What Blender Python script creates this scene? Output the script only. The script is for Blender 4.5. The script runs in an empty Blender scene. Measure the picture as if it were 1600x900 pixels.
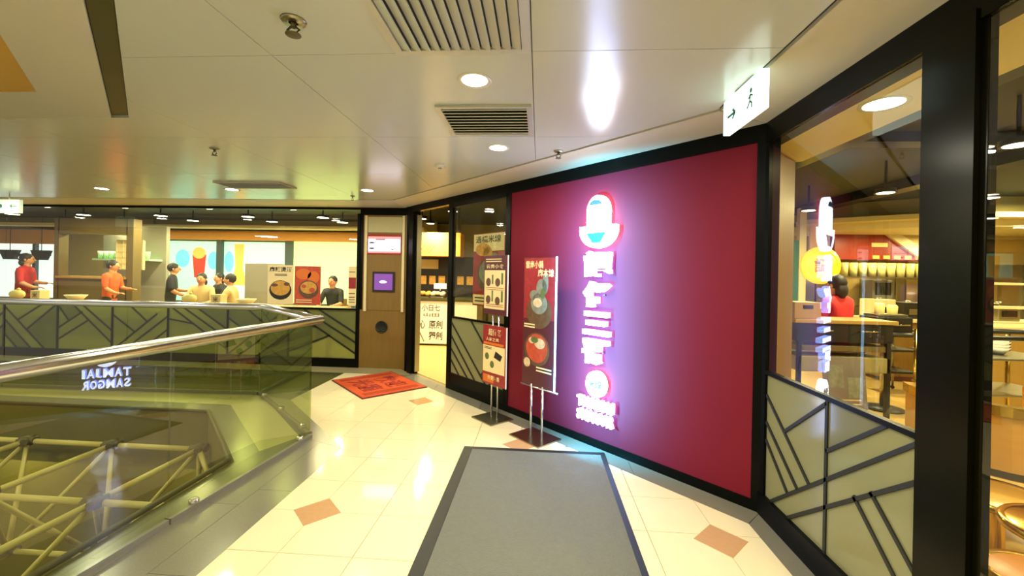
import bpy, bmesh, math, random
from mathutils import Vector, Matrix
random.seed(7)
S = bpy.context.scene
COL = S.collection
R = math.radians

# ------------------------------------------------------------------ camera
cd = bpy.data.cameras.new('camera'); cam = bpy.data.objects.new('camera', cd); COL.objects.link(cam)
cd.sensor_width = 36.0; cd.lens = 650 / 1600 * 36
cd.shift_y = -20 / 1600
cd.clip_start = 0.05
cam.location = (0, 0, 1.55)
cam.matrix_world = (Matrix.Translation((0, 0, 1.55)) @ Matrix.Rotation(R(3.75), 4, 'Z')
                    @ Matrix.Rotation(R(90), 4, 'X') @ Matrix.Rotation(R(1.15), 4, 'Z'))
S.camera = cam

# ------------------------------------------------------------------ world, exposure
w = bpy.data.worlds.new('world'); S.world = w; w.use_nodes = True
bg = w.node_tree.nodes['Background']
bg.inputs[0].default_value = (1.0, 0.92, 0.70, 1); bg.inputs[1].default_value = 0.55
S.view_settings.view_transform = 'Standard'; S.view_settings.look = 'None'
S.view_settings.gamma = 1; S.view_settings.use_curve_mapping = False
S.view_settings.exposure = 0.17
S.cycles.max_bounces = 8; S.cycles.transparent_max_bounces = 24
S.cycles.diffuse_bounces = 4; S.cycles.glossy_bounces = 4
S.cycles.caustics_reflective = False; S.cycles.caustics_refractive = False
S.cycles.use_denoising = True; S.cycles.sample_clamp_indirect = 6

HALL = (1.0, 0.94, 0.72)      # warm white downlights of the mall
SHOP = (1.0, 0.87, 0.48)      # yellow lamps of the restaurant
P_HALL, P_SHOP, P_BLOOM = 22, 42, 105

def area(name, loc, size, power, col, rot=(0, 0, 0), spread=None):
    l = bpy.data.lights.new(name, 'AREA'); l.shape = 'DISK'; l.size = size; l.energy = power; l.color = col
    if spread: l.spread = spread
    o = bpy.data.objects.new(name, l); o.location = loc; o.rotation_euler = rot; COL.objects.link(o); return o

# ------------------------------------------------------------------ materials
def lin(c):
    return tuple((x / 12.92 if x <= .04045 else ((x + .055) / 1.055) ** 2.4) for x in [v / 255 for v in c]) + (1,)
MAT = {}
def mat(name, rgb, rough=.5, metal=0, emit=0, spec=.5, coat=0, noise=0, nscale=8, bump=0, bscale=60, ergb=None, stretch=None):
    m = bpy.data.materials.new(name); m.use_nodes = True; nt = m.node_tree; b = nt.nodes['Principled BSDF']
    c = lin(rgb); b.inputs['Base Color'].default_value = c; b.inputs['Roughness'].default_value = rough
    b.inputs['Metallic'].default_value = metal; b.inputs['Specular IOR Level'].default_value = spec
    b.inputs['Coat Weight'].default_value = coat
    if emit:
        b.inputs['Emission Color'].default_value = lin(ergb or rgb); b.inputs['Emission Strength'].default_value = emit
    if noise or bump:
        tc = nt.nodes.new('ShaderNodeTexCoord'); src = tc.outputs['Object']
        if stretch:
            mp = nt.nodes.new('ShaderNodeMapping'); mp.inputs['Scale'].default_value = stretch
            nt.links.new(src, mp.inputs[0]); src = mp.outputs[0]
        if noise:
            n = nt.nodes.new('ShaderNodeTexNoise'); n.inputs['Scale'].default_value = nscale; n.inputs['Detail'].default_value = 5
            nt.links.new(src, n.inputs['Vector'])
            mx = nt.nodes.new('ShaderNodeMix'); mx.data_type = 'RGBA'
            mx.inputs[6].default_value = tuple(max(0, x * (1 - noise)) for x in c[:3]) + (1,)
            mx.inputs[7].default_value = tuple(min(1, x * (1 + noise)) for x in c[:3]) + (1,)
            nt.links.new(n.outputs[0], mx.inputs[0]); nt.links.new(mx.outputs[2], b.inputs['Base Color'])
        if bump:
            n2 = nt.nodes.new('ShaderNodeTexNoise'); n2.inputs['Scale'].default_value = bscale; n2.inputs['Detail'].default_value = 3
            nt.links.new(src, n2.inputs['Vector'])
            bp = nt.nodes.new('ShaderNodeBump'); bp.inputs['Strength'].default_value = bump; bp.inputs['Distance'].default_value = .01
            nt.links.new(n2.outputs[0], bp.inputs['Height']); nt.links.new(bp.outputs[0], b.inputs['Normal'])
    MAT[name] = m; return m

def glass(name, tint, refl=1.7, rough=0.0, ior=1.5):
    m = bpy.data.materials.new(name); m.use_nodes = True; nt = m.node_tree; nt.nodes.remove(nt.nodes['Principled BSDF'])
    out = nt.nodes['Material Output']
    tr = nt.nodes.new('ShaderNodeBsdfTransparent'); tr.inputs[0].default_value = tint + (1,)
    gl = nt.nodes.new('ShaderNodeBsdfGlossy'); gl.inputs['Roughness'].default_value = rough
    fr = nt.nodes.new('ShaderNodeFresnel'); fr.inputs[0].default_value = ior
    ge = nt.nodes.new('ShaderNodeNewGeometry')
    inv = nt.nodes.new('ShaderNodeMath'); inv.operation = 'SUBTRACT'; inv.inputs[0].default_value = 1
    nt.links.new(ge.outputs['Backfacing'], inv.inputs[1])
    mu = nt.nodes.new('ShaderNodeMath'); mu.operation = 'MULTIPLY'; nt.links.new(fr.outputs[0], mu.inputs[0]); nt.links.new(inv.outputs[0], mu.inputs[1])
    m2 = nt.nodes.new('ShaderNodeMath'); m2.operation = 'MULTIPLY'; m2.inputs[1].default_value = refl; m2.use_clamp = True
    nt.links.new(mu.outputs[0], m2.inputs[0])
    mx = nt.nodes.new('ShaderNodeMixShader'); nt.links.new(m2.outputs[0], mx.inputs[0])
    nt.links.new(tr.outputs[0], mx.inputs[1]); nt.links.new(gl.outputs[0], mx.inputs[2]); nt.links.new(mx.outputs[0], out.inputs[0])
    MAT[name] = m; return m

def frosted(name, rgb, see=.22):
    m = bpy.data.materials.new(name); m.use_nodes = True; nt = m.node_tree; nt.nodes.remove(nt.nodes['Principled BSDF'])
    out = nt.nodes['Material Output']; c = lin(rgb)
    d = nt.nodes.new('ShaderNodeBsdfDiffuse'); d.inputs[0].default_value = c
    t = nt.nodes.new('ShaderNodeBsdfTranslucent'); t.inputs[0].default_value = c
    g = nt.nodes.new('ShaderNodeBsdfGlossy'); g.inputs['Roughness'].default_value = .12
    tr = nt.nodes.new('ShaderNodeBsdfTransparent'); tr.inputs[0].default_value = c
    a = nt.nodes.new('ShaderNodeMixShader'); a.inputs[0].default_value = .5; nt.links.new(d.outputs[0], a.inputs[1]); nt.links.new(t.outputs[0], a.inputs[2])
    b = nt.nodes.new('ShaderNodeMixShader'); b.inputs[0].default_value = see; nt.links.new(a.outputs[0], b.inputs[1]); nt.links.new(tr.outputs[0], b.inputs[2])
    e = nt.nodes.new('ShaderNodeMixShader'); e.inputs[0].default_value = .06; nt.links.new(b.outputs[0], e.inputs[1]); nt.links.new(g.outputs[0], e.inputs[2])
    nt.links.new(e.outputs[0], out.inputs[0]); MAT[name] = m; return m

mat('cream_tile', (246, 232, 190), .07, spec=.55, noise=.05, nscale=6)
mat('peach_tile', (205, 160, 115), .1, noise=.08, nscale=30)
mat('grout', (150, 135, 95), .8)
mat('grey_granite', (128, 124, 108), .22, noise=.16, nscale=90)
mat('dark_granite', (78, 76, 46), .2, noise=.2, nscale=80)
mat('pale_stone', (196, 188, 140), .2, noise=.06, nscale=40)
mat('threshold_stone', (158, 148, 112), .3, noise=.1, nscale=60)
mat('ceiling_white', (198, 202, 188), .2, spec=.5)
mat('ceiling_band', (206, 200, 176), .45)
mat('ceiling_gap', (46, 42, 30), .8)
mat('olive_metal', (88, 82, 38), .35, metal=.5)
mat('gold_lit', (205, 160, 60), .5)  # warm light inside the ceiling recess, put into the base colour
mat('black_frame', (10, 11, 8), .35, spec=.08)
mat('olive_frame', (12, 11, 3), .22, spec=.1)
mat('dark_grey_frame', (52, 54, 48), .4)
mat('red_wall', (122, 22, 40), .7, spec=.2)
mat('wood', (128, 98, 42), .42, noise=.18, nscale=5, stretch=(6, 6, .6))
mat('wood_warm', (172, 136, 68), .42, noise=.15, nscale=5, stretch=(6, 6, .6))
mat('wood_dark', (104, 88, 48), .45, noise=.2, nscale=5, stretch=(6, 6, .6))
mat('slab_olive', (112, 102, 40), .7, noise=.08, nscale=3)
mat('void_floor', (116, 102, 40), .6, noise=.1, nscale=2)
mat('tube_cream', (214, 196, 124), .35)
mat('node_brown', (92, 80, 40), .5)
mat('steel', (226, 228, 232), .2, metal=1)
mat('brushed', (170, 165, 140), .3, metal=1)
mat('chrome', (220, 215, 200), .1, metal=1)
mat('brass', (222, 180, 80), .18, metal=1)
mat('lead', (24, 26, 16), .5)
mat('mat_grey', (112, 112, 100), .85, noise=.12, nscale=40, bump=.8, bscale=120)
mat('mat_rubber', (30, 29, 24), .55)
mat('mat_orange', (206, 78, 24), .9, noise=.15, nscale=60, bump=.5, bscale=200)
mat('mat_red_print', (148, 36, 18), .9)
mat('mat_edge', (96, 28, 14), .8)
mat('letter_white', (235, 240, 255), .3, emit=11)
mat('letter_side', (150, 150, 255), .4, emit=6, ergb=(150, 185, 255))
mat('icon_blue', (40, 90, 180), .4, emit=.25)
mat('icon_grey', (60, 64, 76), .6)
mat('lamp', (255, 246, 220), .4, emit=16)
mat('lamp_shop', (255, 240, 200), .4, emit=18)
mat('lamp_trim', (225, 220, 200), .35)
mat('grille_metal', (196, 196, 182), .38, metal=.35)
mat('grille_dark', (58, 58, 46), .8)
mat('exit_white', (225, 250, 240), .3, emit=1.9)
mat('exit_dim', (215, 235, 205), .4, emit=.55)
mat('exit_green', (40, 120, 90), .5)
mat('paper_cream', (236, 214, 160), .5)
mat('paper_white', (240, 235, 225), .5)
mat('poster_red', (150, 34, 40), .4, noise=.5, nscale=22)
mat('poster_dark', (84, 26, 36), .4)
mat('poster_orange', (218, 110, 30), .45)
mat('poster_brown', (96, 66, 44), .5, noise=.5, nscale=22)
mat('poster_black', (32, 24, 20), .45)
mat('food_gold', (204, 150, 60), .5, noise=.5, nscale=22)
mat('food_red', (190, 70, 44), .5, noise=.5, nscale=22)
mat('food_green', (92, 108, 56), .5, noise=.5, nscale=22)
mat('food_pale', (218, 186, 150), .5, noise=.5, nscale=22)
mat('food_grey', (128, 128, 116), .5, noise=.5, nscale=22)
mat('screen_white', (235, 235, 255), .3, emit=2.6)
mat('screen_pink', (235, 130, 130), .3, emit=1.2)
mat('screen_purple', (120, 70, 160), .3, emit=.55)
mat('screen_line', (90, 80, 120), .4)
mat('shop_floor', (206, 172, 100), .28, noise=.05, nscale=4)
mat('shop_ceiling', (40, 42, 24), .6)
mat('shop_wall', (150, 138, 84), .6)
mat('shop_wall_tan', (188, 160, 92), .6)
mat('beam_cream', (226, 212, 160), .5)
mat('orange_glow', (226, 160, 66), .5)
mat('backlit_aqua', (178, 240, 224), .5, emit=.85)
mat('backlit_white', (230, 248, 255), .5, emit=1.05)
mat('backlit_green', (206, 240, 172), .5, emit=.85)
mat('backlit_cyan', (110, 215, 245), .5, emit=.75)
mat('cup_red', (220, 66, 48), .5, emit=.35)
mat('cup_orange', (240, 190, 90), .5, emit=.6)
mat('mint', (176, 226, 190), .5)
mat('mullion', (64, 82, 86), .5)
mat('teal', (52, 110, 90), .4)
mat('hood_red', (150, 48, 26), .4)
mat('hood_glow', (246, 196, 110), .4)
mat('black_plastic', (26, 24, 20), .4)
mat('grey_plastic', (150, 148, 138), .5)
mat('cup_cream', (228, 214, 140), .45)
mat('sign_yellow', (246, 206, 30), .4, emit=.75)
mat('skin', (206, 150, 112), .55)
mat('hair', (26, 22, 18), .6)
mat('shirt_red', (196, 28, 34), .7)
mat('shirt_orange', (222, 92, 30), .7)
mat('shirt_black', (30, 32, 34), .7)
mat('shirt_cream', (214, 190, 140), .7)
mat('trousers', (48, 46, 42), .8)
mat('eye', (20, 16, 14), .3)
mat('tub_wood', (214, 160, 76), .3, noise=.1, nscale=4, stretch=(2, 2, 8))
mat('seat_orange', (196, 122, 44), .35)
mat('stand_grey', (120, 110, 104), .5)
glass('shop_glass', (.94, .95, .88), 1.5)
glass('rail_glass', (.82, .86, .68), 1.7)
glass('stand_acrylic', (.93, .93, .93), 1.2)
frosted('frosted', (172, 173, 136), .16)
frosted('frosted_far', (176, 180, 122), .45)
frosted('frosted_grey', (154, 154, 128), .12)  # greyer copies: shadows behind the panes put into the tint
frosted('frosted_far_grey', (150, 156, 112), .55)

# ------------------------------------------------------------------ mesh helpers
class MB:
    def __init__(s): s.v = []; s.f = []; s.m = []; s.mi = 0; s.sm = []
    def add(s, vs, fs, smooth=False):
        o = len(s.v); s.v += [Vector(p) for p in vs]
        for f in fs: s.f.append([o + i for i in f]); s.m.append(s.mi); s.sm.append(smooth)
        return s
    def box(s, x0, x1, y0, y1, z0, z1, M=None):
        vs = [Vector((x, y, z)) for z in (z0, z1) for y in (y0, y1) for x in (x0, x1)]
        if M: vs = [M @ v for v in vs]
        return s.add(vs, [(0, 2, 3, 1), (4, 5, 7, 6), (0, 1, 5, 4), (2, 6, 7, 3), (0, 4, 6, 2), (1, 3, 7, 5)])
    def bev(s, x0, x1, y0, y1, z0, z1, b=.004, M=None):
        bm = bmesh.new(); bmesh.ops.create_cube(bm, size=1)
        for v in bm.verts:
            v.co = Vector(((x0 + x1) / 2 + v.co.x * (x1 - x0), (y0 + y1) / 2 + v.co.y * (y1 - y0), (z0 + z1) / 2 + v.co.z * (z1 - z0)))
        bmesh.ops.bevel(bm, geom=bm.edges[:], offset=b, segments=2, affect='EDGES', profile=.5)
        return s.bm(bm, M)
    def bm(s, bm, M=None, smooth=False):
        bm.verts.index_update()
        vs = [(M @ v.co if M else v.co.copy()) for v in bm.verts]
        s.add(vs, [[v.index for v in f.verts] for f in bm.faces], smooth); bm.free(); return s
    def prism(s, poly, z0, z1, M=None):
        n = len(poly)
        a = sum(poly[i][0] * poly[(i + 1) % n][1] - poly[(i + 1) % n][0] * poly[i][1] for i in range(n))
        if a < 0: poly = poly[::-1]
        vs = [Vector((p[0], p[1], z0)) for p in poly] + [Vector((p[0], p[1], z1)) for p in poly]
        if M: vs = [M @ v for v in vs]
        return s.add(vs, [list(range(n))[::-1], list(range(n, 2 * n))] + [(i, (i + 1) % n, n + (i + 1) % n, n + i) for i in range(n)])
    def tube(s, pts, r, n=10, cap=True):
        pts = [Vector(p) for p in pts]; rs = r if isinstance(r, (list, tuple)) else [r] * len(pts)
        rings = []; up = None
        for i, p in enumerate(pts):
            d = ((pts[min(i + 1, len(pts) - 1)] - p).normalized() + (p - pts[max(i - 1, 0)]).normalized())
            d = d.normalized() if d.length > 1e-6 else Vector((0, 0, 1))
            if up is None: up = Vector((0, 0, 1)) if abs(d.z) < .9 else Vector((1, 0, 0))
            a = d.cross(up).normalized(); b = d.cross(a).normalized(); up = -b if False else up
            rings.append([p + (a * math.cos(t) + b * math.sin(t)) * rs[i] for t in [2 * math.pi * k / n for k in range(n)]])
        vs = [v for g in rings for v in g]; fs = []
        for i in range(len(pts) - 1):
            for k in range(n): fs.append((i * n + k, i * n + (k + 1) % n, (i + 1) * n + (k + 1) % n, (i + 1) * n + k))
        s.add(vs, fs, True)
        if cap:
            o = len(s.v) - len(vs)
            s.f.append([o + k for k in range(n)][::-1]); s.f.append([o + (len(pts) - 1) * n + k for k in range(n)])
            s.m += [s.mi] * 2; s.sm += [False] * 2
        return s
    def lathe(s, prof, c=(0, 0, 0), n=24, M=None, smooth=True):
        vs = []; fs = []; c = Vector(c)
        for r, z in prof:
            for k in range(n):
                t = 2 * math.pi * k / n; vs.append(Vector((r * math.cos(t), r * math.sin(t), z)))
        vs = [(M @ v if M else v) + c for v in vs]
        for i in range(len(prof) - 1):
            for k in range(n): fs.append((i * n + k, i * n + (k + 1) % n, (i + 1) * n + (k + 1) % n, (i + 1) * n + k))
        return s.add(vs, fs, smooth)
    def ball(s, c, r, sub=2, sc=(1, 1, 1), M=None):
        bm = bmesh.new(); bmesh.ops.create_icosphere(bm, subdivisions=sub, radius=r)
        for v in bm.verts: v.co = Vector((v.co.x * sc[0], v.co.y * sc[1], v.co.z * sc[2]))
        T = Matrix.Translation(c) @ (M if M else Matrix.Identity(4))
        return s.bm(bm, T, True)

def wm(o):
    m = Matrix.LocRotScale(o.location, o.rotation_euler, o.scale)
    return (wm(o.parent) @ m) if o.parent else m
def build(name, mb, mats, parent=None, label=None, cat=None, group=None, kind=None):
    me = bpy.data.meshes.new(name)
    inv = wm(parent).inverted() if parent else None
    me.from_pydata([tuple(inv @ v) if inv else tuple(v) for v in mb.v], [], mb.f)
    for m in (mats if isinstance(mats, (list, tuple)) else [mats]): me.materials.append(MAT[m])
    for p, i, sm in zip(me.polygons, mb.m, mb.sm): p.material_index = i; p.use_smooth = sm
    o = bpy.data.objects.new(name, me); COL.objects.link(o)
    if parent: o.parent = parent
    return tag(o, label, cat, group, kind)
def tag(o, label=None, cat=None, group=None, kind=None):
    for k, v in (('label', label), ('category', cat), ('group', group), ('kind', kind)):
        if v: o[k] = v
    return o
def thing(name, loc, label, cat, group=None, kind=None, rz=0):
    o = bpy.data.objects.new(name, None); COL.objects.link(o); o.location = loc; o.rotation_euler = (0, 0, rz)
    o.empty_display_size = .1
    return tag(o, label, cat, group, kind)
def dup(root, loc, label=None, rz=None, group=None):
    r = root.copy(); COL.objects.link(r); r.location = loc
    if rz is not None: r.rotation_euler = (0, 0, rz)
    if label: r['label'] = label
    if group: r['group'] = group
    for ch in list(root.children):
        c = ch.copy(); COL.objects.link(c); c.parent = r
        for g in list(ch.children):
            d = g.copy(); COL.objects.link(d); d.parent = c
    return r

def clip(poly, a, b, c):        # keep a*x + b*y <= c
    out = []; n = len(poly)
    for i in range(n):
        p, q = poly[i], poly[(i + 1) % n]; dp = a * p[0] + b * p[1] - c; dq = a * q[0] + b * q[1] - c
        if dp <= 1e-9: out.append(p)
        if (dp < -1e-9 and dq > 1e-9) or (dp > 1e-9 and dq < -1e-9):
            t = dp / (dp - dq); out.append((p[0] + (q[0] - p[0]) * t, p[1] + (q[1] - p[1]) * t))
    return out if len(out) >= 3 else []
def parea(poly):
    n = len(poly); return abs(sum(poly[i][0] * poly[(i + 1) % n][1] - poly[(i + 1) % n][0] * poly[i][1] for i in range(n))) / 2
def clipall(poly, cons):
    for a, b, c in cons:
        if poly: poly = clip(poly, a, b, c)
    return poly if poly and parea(poly) > 4e-4 else []
def shrink(poly, d):
    n = len(poly); cx = sum(p[0] for p in poly) / n; cy = sum(p[1] for p in poly) / n; out = poly
    for i in range(n):
        p, q = poly[i], poly[(i + 1) % n]; nx, ny = q[1] - p[1], p[0] - q[0]; l = math.hypot(nx, ny)
        if l < 1e-7: continue
        nx /= l; ny /= l
        if (cx - p[0]) * nx + (cy - p[1]) * ny > 0: nx, ny = -nx, -ny
        out = clip(out, nx, ny, nx * p[0] + ny * p[1] - d)
        if not out: return []
    return out
def rect(x0, x1, y0, y1): return [(x0, y0), (x1, y0), (x1, y1), (x0, y1)]

class F:                        # a flat frame in the scene: x right, y up, d out of the surface
    def __init__(s, o, ex, ey): s.o = Vector(o); s.ex = Vector(ex).normalized(); s.ey = Vector(ey).normalized(); s.en = s.ex.cross(s.ey)
    def p(s, x, y, d=0): return s.o + s.ex * x + s.ey * y + s.en * d
    def M(s):
        m = Matrix.Identity(4)
        for i in range(3): m[i][0] = s.ex[i]; m[i][1] = s.ey[i]; m[i][2] = s.en[i]; m[i][3] = s.o[i]
        return m
TXT = {}
def text_geo(body, bold=0, res=2):
    k = (body, bold)
    if k not in TXT:
        c = bpy.data.curves.new('lettering', 'FONT'); c.body = body; c.offset = bold; c.resolution_u = res; c.fill_mode = 'FRONT'
        c.align_x = 'CENTER'; c.align_y = 'CENTER'; c.space_line = .95
        o = bpy.data.objects.new('lettering', c); COL.objects.link(o)
        me = bpy.data.meshes.new_from_object(o.evaluated_get(bpy.context.evaluated_depsgraph_get()))
        vs = [v.co.copy() for v in me.vertices]; fs = [list(p.vertices) for p in me.polygons]
        ed = {}
        for f in fs:
            for i in range(len(f)): ed[(f[i], f[(i + 1) % len(f)])] = 1
        border = [e for e in ed if (e[1], e[0]) not in ed]
        COL.objects.unlink(o); bpy.data.objects.remove(o); bpy.data.meshes.remove(me); bpy.data.curves.remove(c)
        x0 = min(v.x for v in vs); x1 = max(v.x for v in vs); y0 = min(v.y for v in vs); y1 = max(v.y for v in vs)
        TXT[k] = (vs, fs, border, x0, x1, y0, y1)
    return TXT[k]
def put_text(mb, fr, body, x0, x1, y0, y1, d=.002, depth=0, bold=0, side=0):
    """lettering stretched into the box x0..x1, y0..y1 of a frame"""
    vs, fs, border, a0, a1, b0, b1 = text_geo(body, bold)
    g = lambda v, dd: fr.p(x0 + (v.x - a0) / (a1 - a0) * (x1 - x0), y0 + (v.y - b0) / (b1 - b0) * (y1 - y0), dd)
    mb.add([g(v, d + depth) for v in vs], fs)
    if depth:
        n = len(vs); k = mb.mi; mb.mi = side
        mb.add([g(v, d + depth) for v in vs] + [g(v, d) for v in vs], [(j, i, i + n, j + n) for i, j in border]); mb.mi = k
def ell(cx, cy, rx, ry, n=20, a0=0, a1=2 * math.pi):
    return [(cx + rx * math.cos(a0 + (a1 - a0) * k / n), cy + ry * math.sin(a0 + (a1 - a0) * k / n)) for k in range(n + (0 if abs(a1 - a0 - 2 * math.pi) < 1e-6 else 1))]
def flat(mb, fr, poly, d0, d1): mb.prism(poly, d0, d1, fr.M())
def seg(a, b, wd):
    dx, dy = b[0] - a[0], b[1] - a[1]; l = math.hypot(dx, dy); nx, ny = -dy / l * wd / 2, dx / l * wd / 2
    return [(a[0] + nx, a[1] + ny), (a[0] - nx, a[1] - ny), (b[0] - nx, b[1] - ny), (b[0] + nx, b[1] + ny)]

def leaded(parent, fr, x0, x1, y0, y1, segs, material, wd=.022, th=.008):
    """frosted panes split along lead strips; every pane and strip is a part"""
    polys = [rect(x0, x1, y0, y1)]
    def inside(p, pt):
        n = len(p); sgn = 0
        for i in range(n):
            c = (p[(i + 1) % n][0] - p[i][0]) * (pt[1] - p[i][1]) - (p[(i + 1) % n][1] - p[i][1]) * (pt[0] - p[i][0])
            if abs(c) < 1e-9: return False
            if sgn == 0: sgn = 1 if c > 0 else -1
            elif (c > 0) != (sgn > 0): return False
        return True
    for a, b in segs:
        new = []
        pts = [(a[0] + (b[0] - a[0]) * t / 24, a[1] + (b[1] - a[1]) * t / 24) for t in range(2, 23)]
        for p in polys:
            if sum(inside(p, q) for q in pts) >= 4:
                nx, ny = -(b[1] - a[1]), b[0] - a[0]; c = nx * a[0] + ny * a[1]
                for q in (clip(p, nx, ny, c), clip(p, -nx, -ny, -c)):
                    if q and parea(q) > 1e-5: new.append(q)
            else: new.append(p)
        polys = new
    for p in polys:
        q = shrink(p, .002)
        if q: m = MB(); flat(m, fr, q, -th / 2, th / 2); build('frosted_pane', m, random.choice([material, material, material + '_grey']), parent)  # some panes take the greyer tint that stands for shadow behind
    cons = [(-1, 0, -x0), (1, 0, x1), (0, -1, -y0), (0, 1, y1)]
    for a, b in segs:
        q = clipall(seg(a, b, wd), cons)
        if q: m = MB(); flat(m, fr, q, -.012, .012); build('lead_strip', m, 'lead', parent)

# ================================================================== SETTING
DG = (1 / math.sqrt(2), -1 / math.sqrt(2), 0)           # along the red wall, towards the near corner
CS = 4.38                                               # red wall line: x + y = CS
UO = Vector((-2.0, CS + 2.0, 0))
WALL = F(UO, DG, (0, 0, 1))                             # x = along the wall, y = height, d = towards the hall
UC = 3.5 * math.sqrt(2)                                 # near corner (1.5, 2.88)
RG = F((1.5, 2.88, 0), (0, -1, 0), (0, 0, 1))           # right shopfront: x runs towards the camera
FAR = F((0, 6.6, 0), (1, 0, 0), (0, 0, 1))              # far shopfront

# floor slab with the void cut out
m = MB(); m.prism([(-2.42, -3), (1.62, -3), (1.62, 2.9), (-2.1, 6.62), (-14, 6.62), (-14, 4.3), (-3.52, 4.3), (-2.42, 3.2)], -.34, -.012)
floor = build('floor', m, 'grout', kind='structure')
cream = [[(-1, 0, 1.7), (1, 0, 1.36), (1, 1, 4.1), (0, 1, 6.2), (0, -1, -.8)],
         [(1, 0, -1.7), (-1, 0, 2.95), (-1, -1, -1.86), (1, 1, 4.1), (0, 1, 6.2)]]
X0, Y0, TX, TY = -1.4, 2.6, .418, .4
for i in range(-5, 9):
    for j in range(-6, 11):
        x, y = X0 + i * TX, Y0 + j * TY
        for cs in cream:
            q = clipall(rect(x + .002, x + TX - .002, y + .002, y + TY - .002), cs)
            if q: m = MB(); m.prism(q, -.012, random.uniform(-.0003, .0003)); build('floor_tile', m, 'cream_tile', floor)
m = MB(); m.prism(rect(-1.7, 1.36, -3, .8), -.012, 0); build('floor_tile', m, 'cream_tile', floor)
for (x, y) in ((-1.4, 2.6), (1.108, 2.55), (-.146, 3.8), (-1.4, 4.97), (-.146, 1.4)):
    m = MB(); d = .158; m.prism([(x - d, y), (x, y - d), (x + d, y), (x, y + d)], -.01, .0012); build('diamond_tile', m, 'peach_tile', floor)
def slabs(name, poly, material, axis, n, o=floor, z=0):
    """stone strip cut into n lengths with open joints"""
    lo = min(p[axis] for p in poly); hi = max(p[axis] for p in poly)
    for k in range(n):
        a, b = lo + (hi - lo) * k / n + .0015, lo + (hi - lo) * (k + 1) / n - .0015
        q = clipall(poly, [(-1, 0, -a), (1, 0, b)] if axis == 0 else [(0, -1, -a), (0, 1, b)])
        if q: m = MB(); m.prism(q, -.012, z); build(name, m, material, o)
slabs('granite_slab', [(-1.95, -3), (-1.702, -3), (-1.702, 3.56), (-1.95, 3.65)], 'grey_granite', 1, 8)
slabs('granite_slab', [(-2.2, -3), (-1.953, -3), (-1.953, 3.655), (-2.2, 3.75)], 'grey_granite', 1, 6)
slabs('granite_slab', [(-2.2, 3.752), (-1.702, 3.563), (-2.95, 4.81), (-3.4, 4.95)], 'grey_granite', 0, 2)
slabs('granite_slab', [(-3.4, 4.953), (-2.953, 4.813), (-2.953, 6.198), (-14, 6.198), (-14, 4.953)], 'dark_granite', 0, 12)
slabs('edge_slab', [(-2.36, -3), (-2.203, -3), (-2.203, 3.75), (-2.36, 3.41)], 'grey_granite', 1, 4)
slabs('edge_slab', [(-2.36, 3.412), (-2.203, 3.752), (-3.4, 4.949), (-3.5, 4.55)], 'pale_stone', 0, 1)
slabs('edge_slab', [(-3.5, 4.553), (-3.402, 4.949), (-14, 4.949), (-14, 4.553)], 'pale_stone', 0, 5)
slabs('edge_slab', [(-2.42, -3), (-2.362, -3), (-2.362, 3.41), (-2.42, 3.2)], 'grey_granite', 1, 3)
slabs('edge_slab', [(-2.42, 3.202), (-2.362, 3.412), (-3.5, 4.549), (-3.52, 4.3)], 'grey_granite', 0, 1)
slabs('edge_slab', [(-3.52, 4.302), (-3.5, 4.549), (-14, 4.549), (-14, 4.302)], 'grey_granite', 0, 5)
slabs('granite_slab', [(1.362, -3), (1.5, -3), (1.5, 2.88), (1.362, 2.738)], 'grey_granite', 1, 6)
slabs('granite_slab', [(1.36, 2.743), (1.498, 2.882), (-1.95, 6.33), (-1.95, 6.2), (-2.1, 6.2)], 'grey_granite', 0, 5)
slabs('granite_slab', [(-14, 6.203), (-2.103, 6.203), (-1.953, 6.203), (-1.953, 6.33), (-2.22, 6.6), (-14, 6.6)], 'threshold_stone', 0, 12)

# the void: slab faces, dark rim, floor of the level below
m = MB()
for a, b in (((-2.42, -3), (-2.42, 3.2)), ((-2.42, 3.2), (-3.52, 4.3)), ((-3.52, 4.3), (-14, 4.3))):
    dx, dy = b[0] - a[0], b[1] - a[1]; l = math.hypot(dx, dy); nx, ny = -dy / l, dx / l
    m.prism([a, b, (b[0] + nx * .03, b[1] + ny * .03), (a[0] + nx * .03, a[1] + ny * .03)], -.62, -.005)
build('trim_1', m, 'slab_olive', kind='structure')
m = MB(); m.tube([(-2.46, -3, .02), (-2.46, 3.19, .02), (-3.53, 4.26, .02), (-14, 4.26, .02)], .02, 8)
build('trim_2', m, 'node_brown', kind='structure')
m = MB(); m.box(-15, 0, -5, 9, -4.6, -4.5); build('floor_lower', m, 'void_floor', kind='structure')
m = MB(); m.box(-15, -2.2, 6.0, 6.2, -4.5, -.34); m.box(-2.3, -2.1, -5, 6.1, -4.5, -.34)
build('wall_void', m, 'slab_olive', kind='structure')

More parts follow.
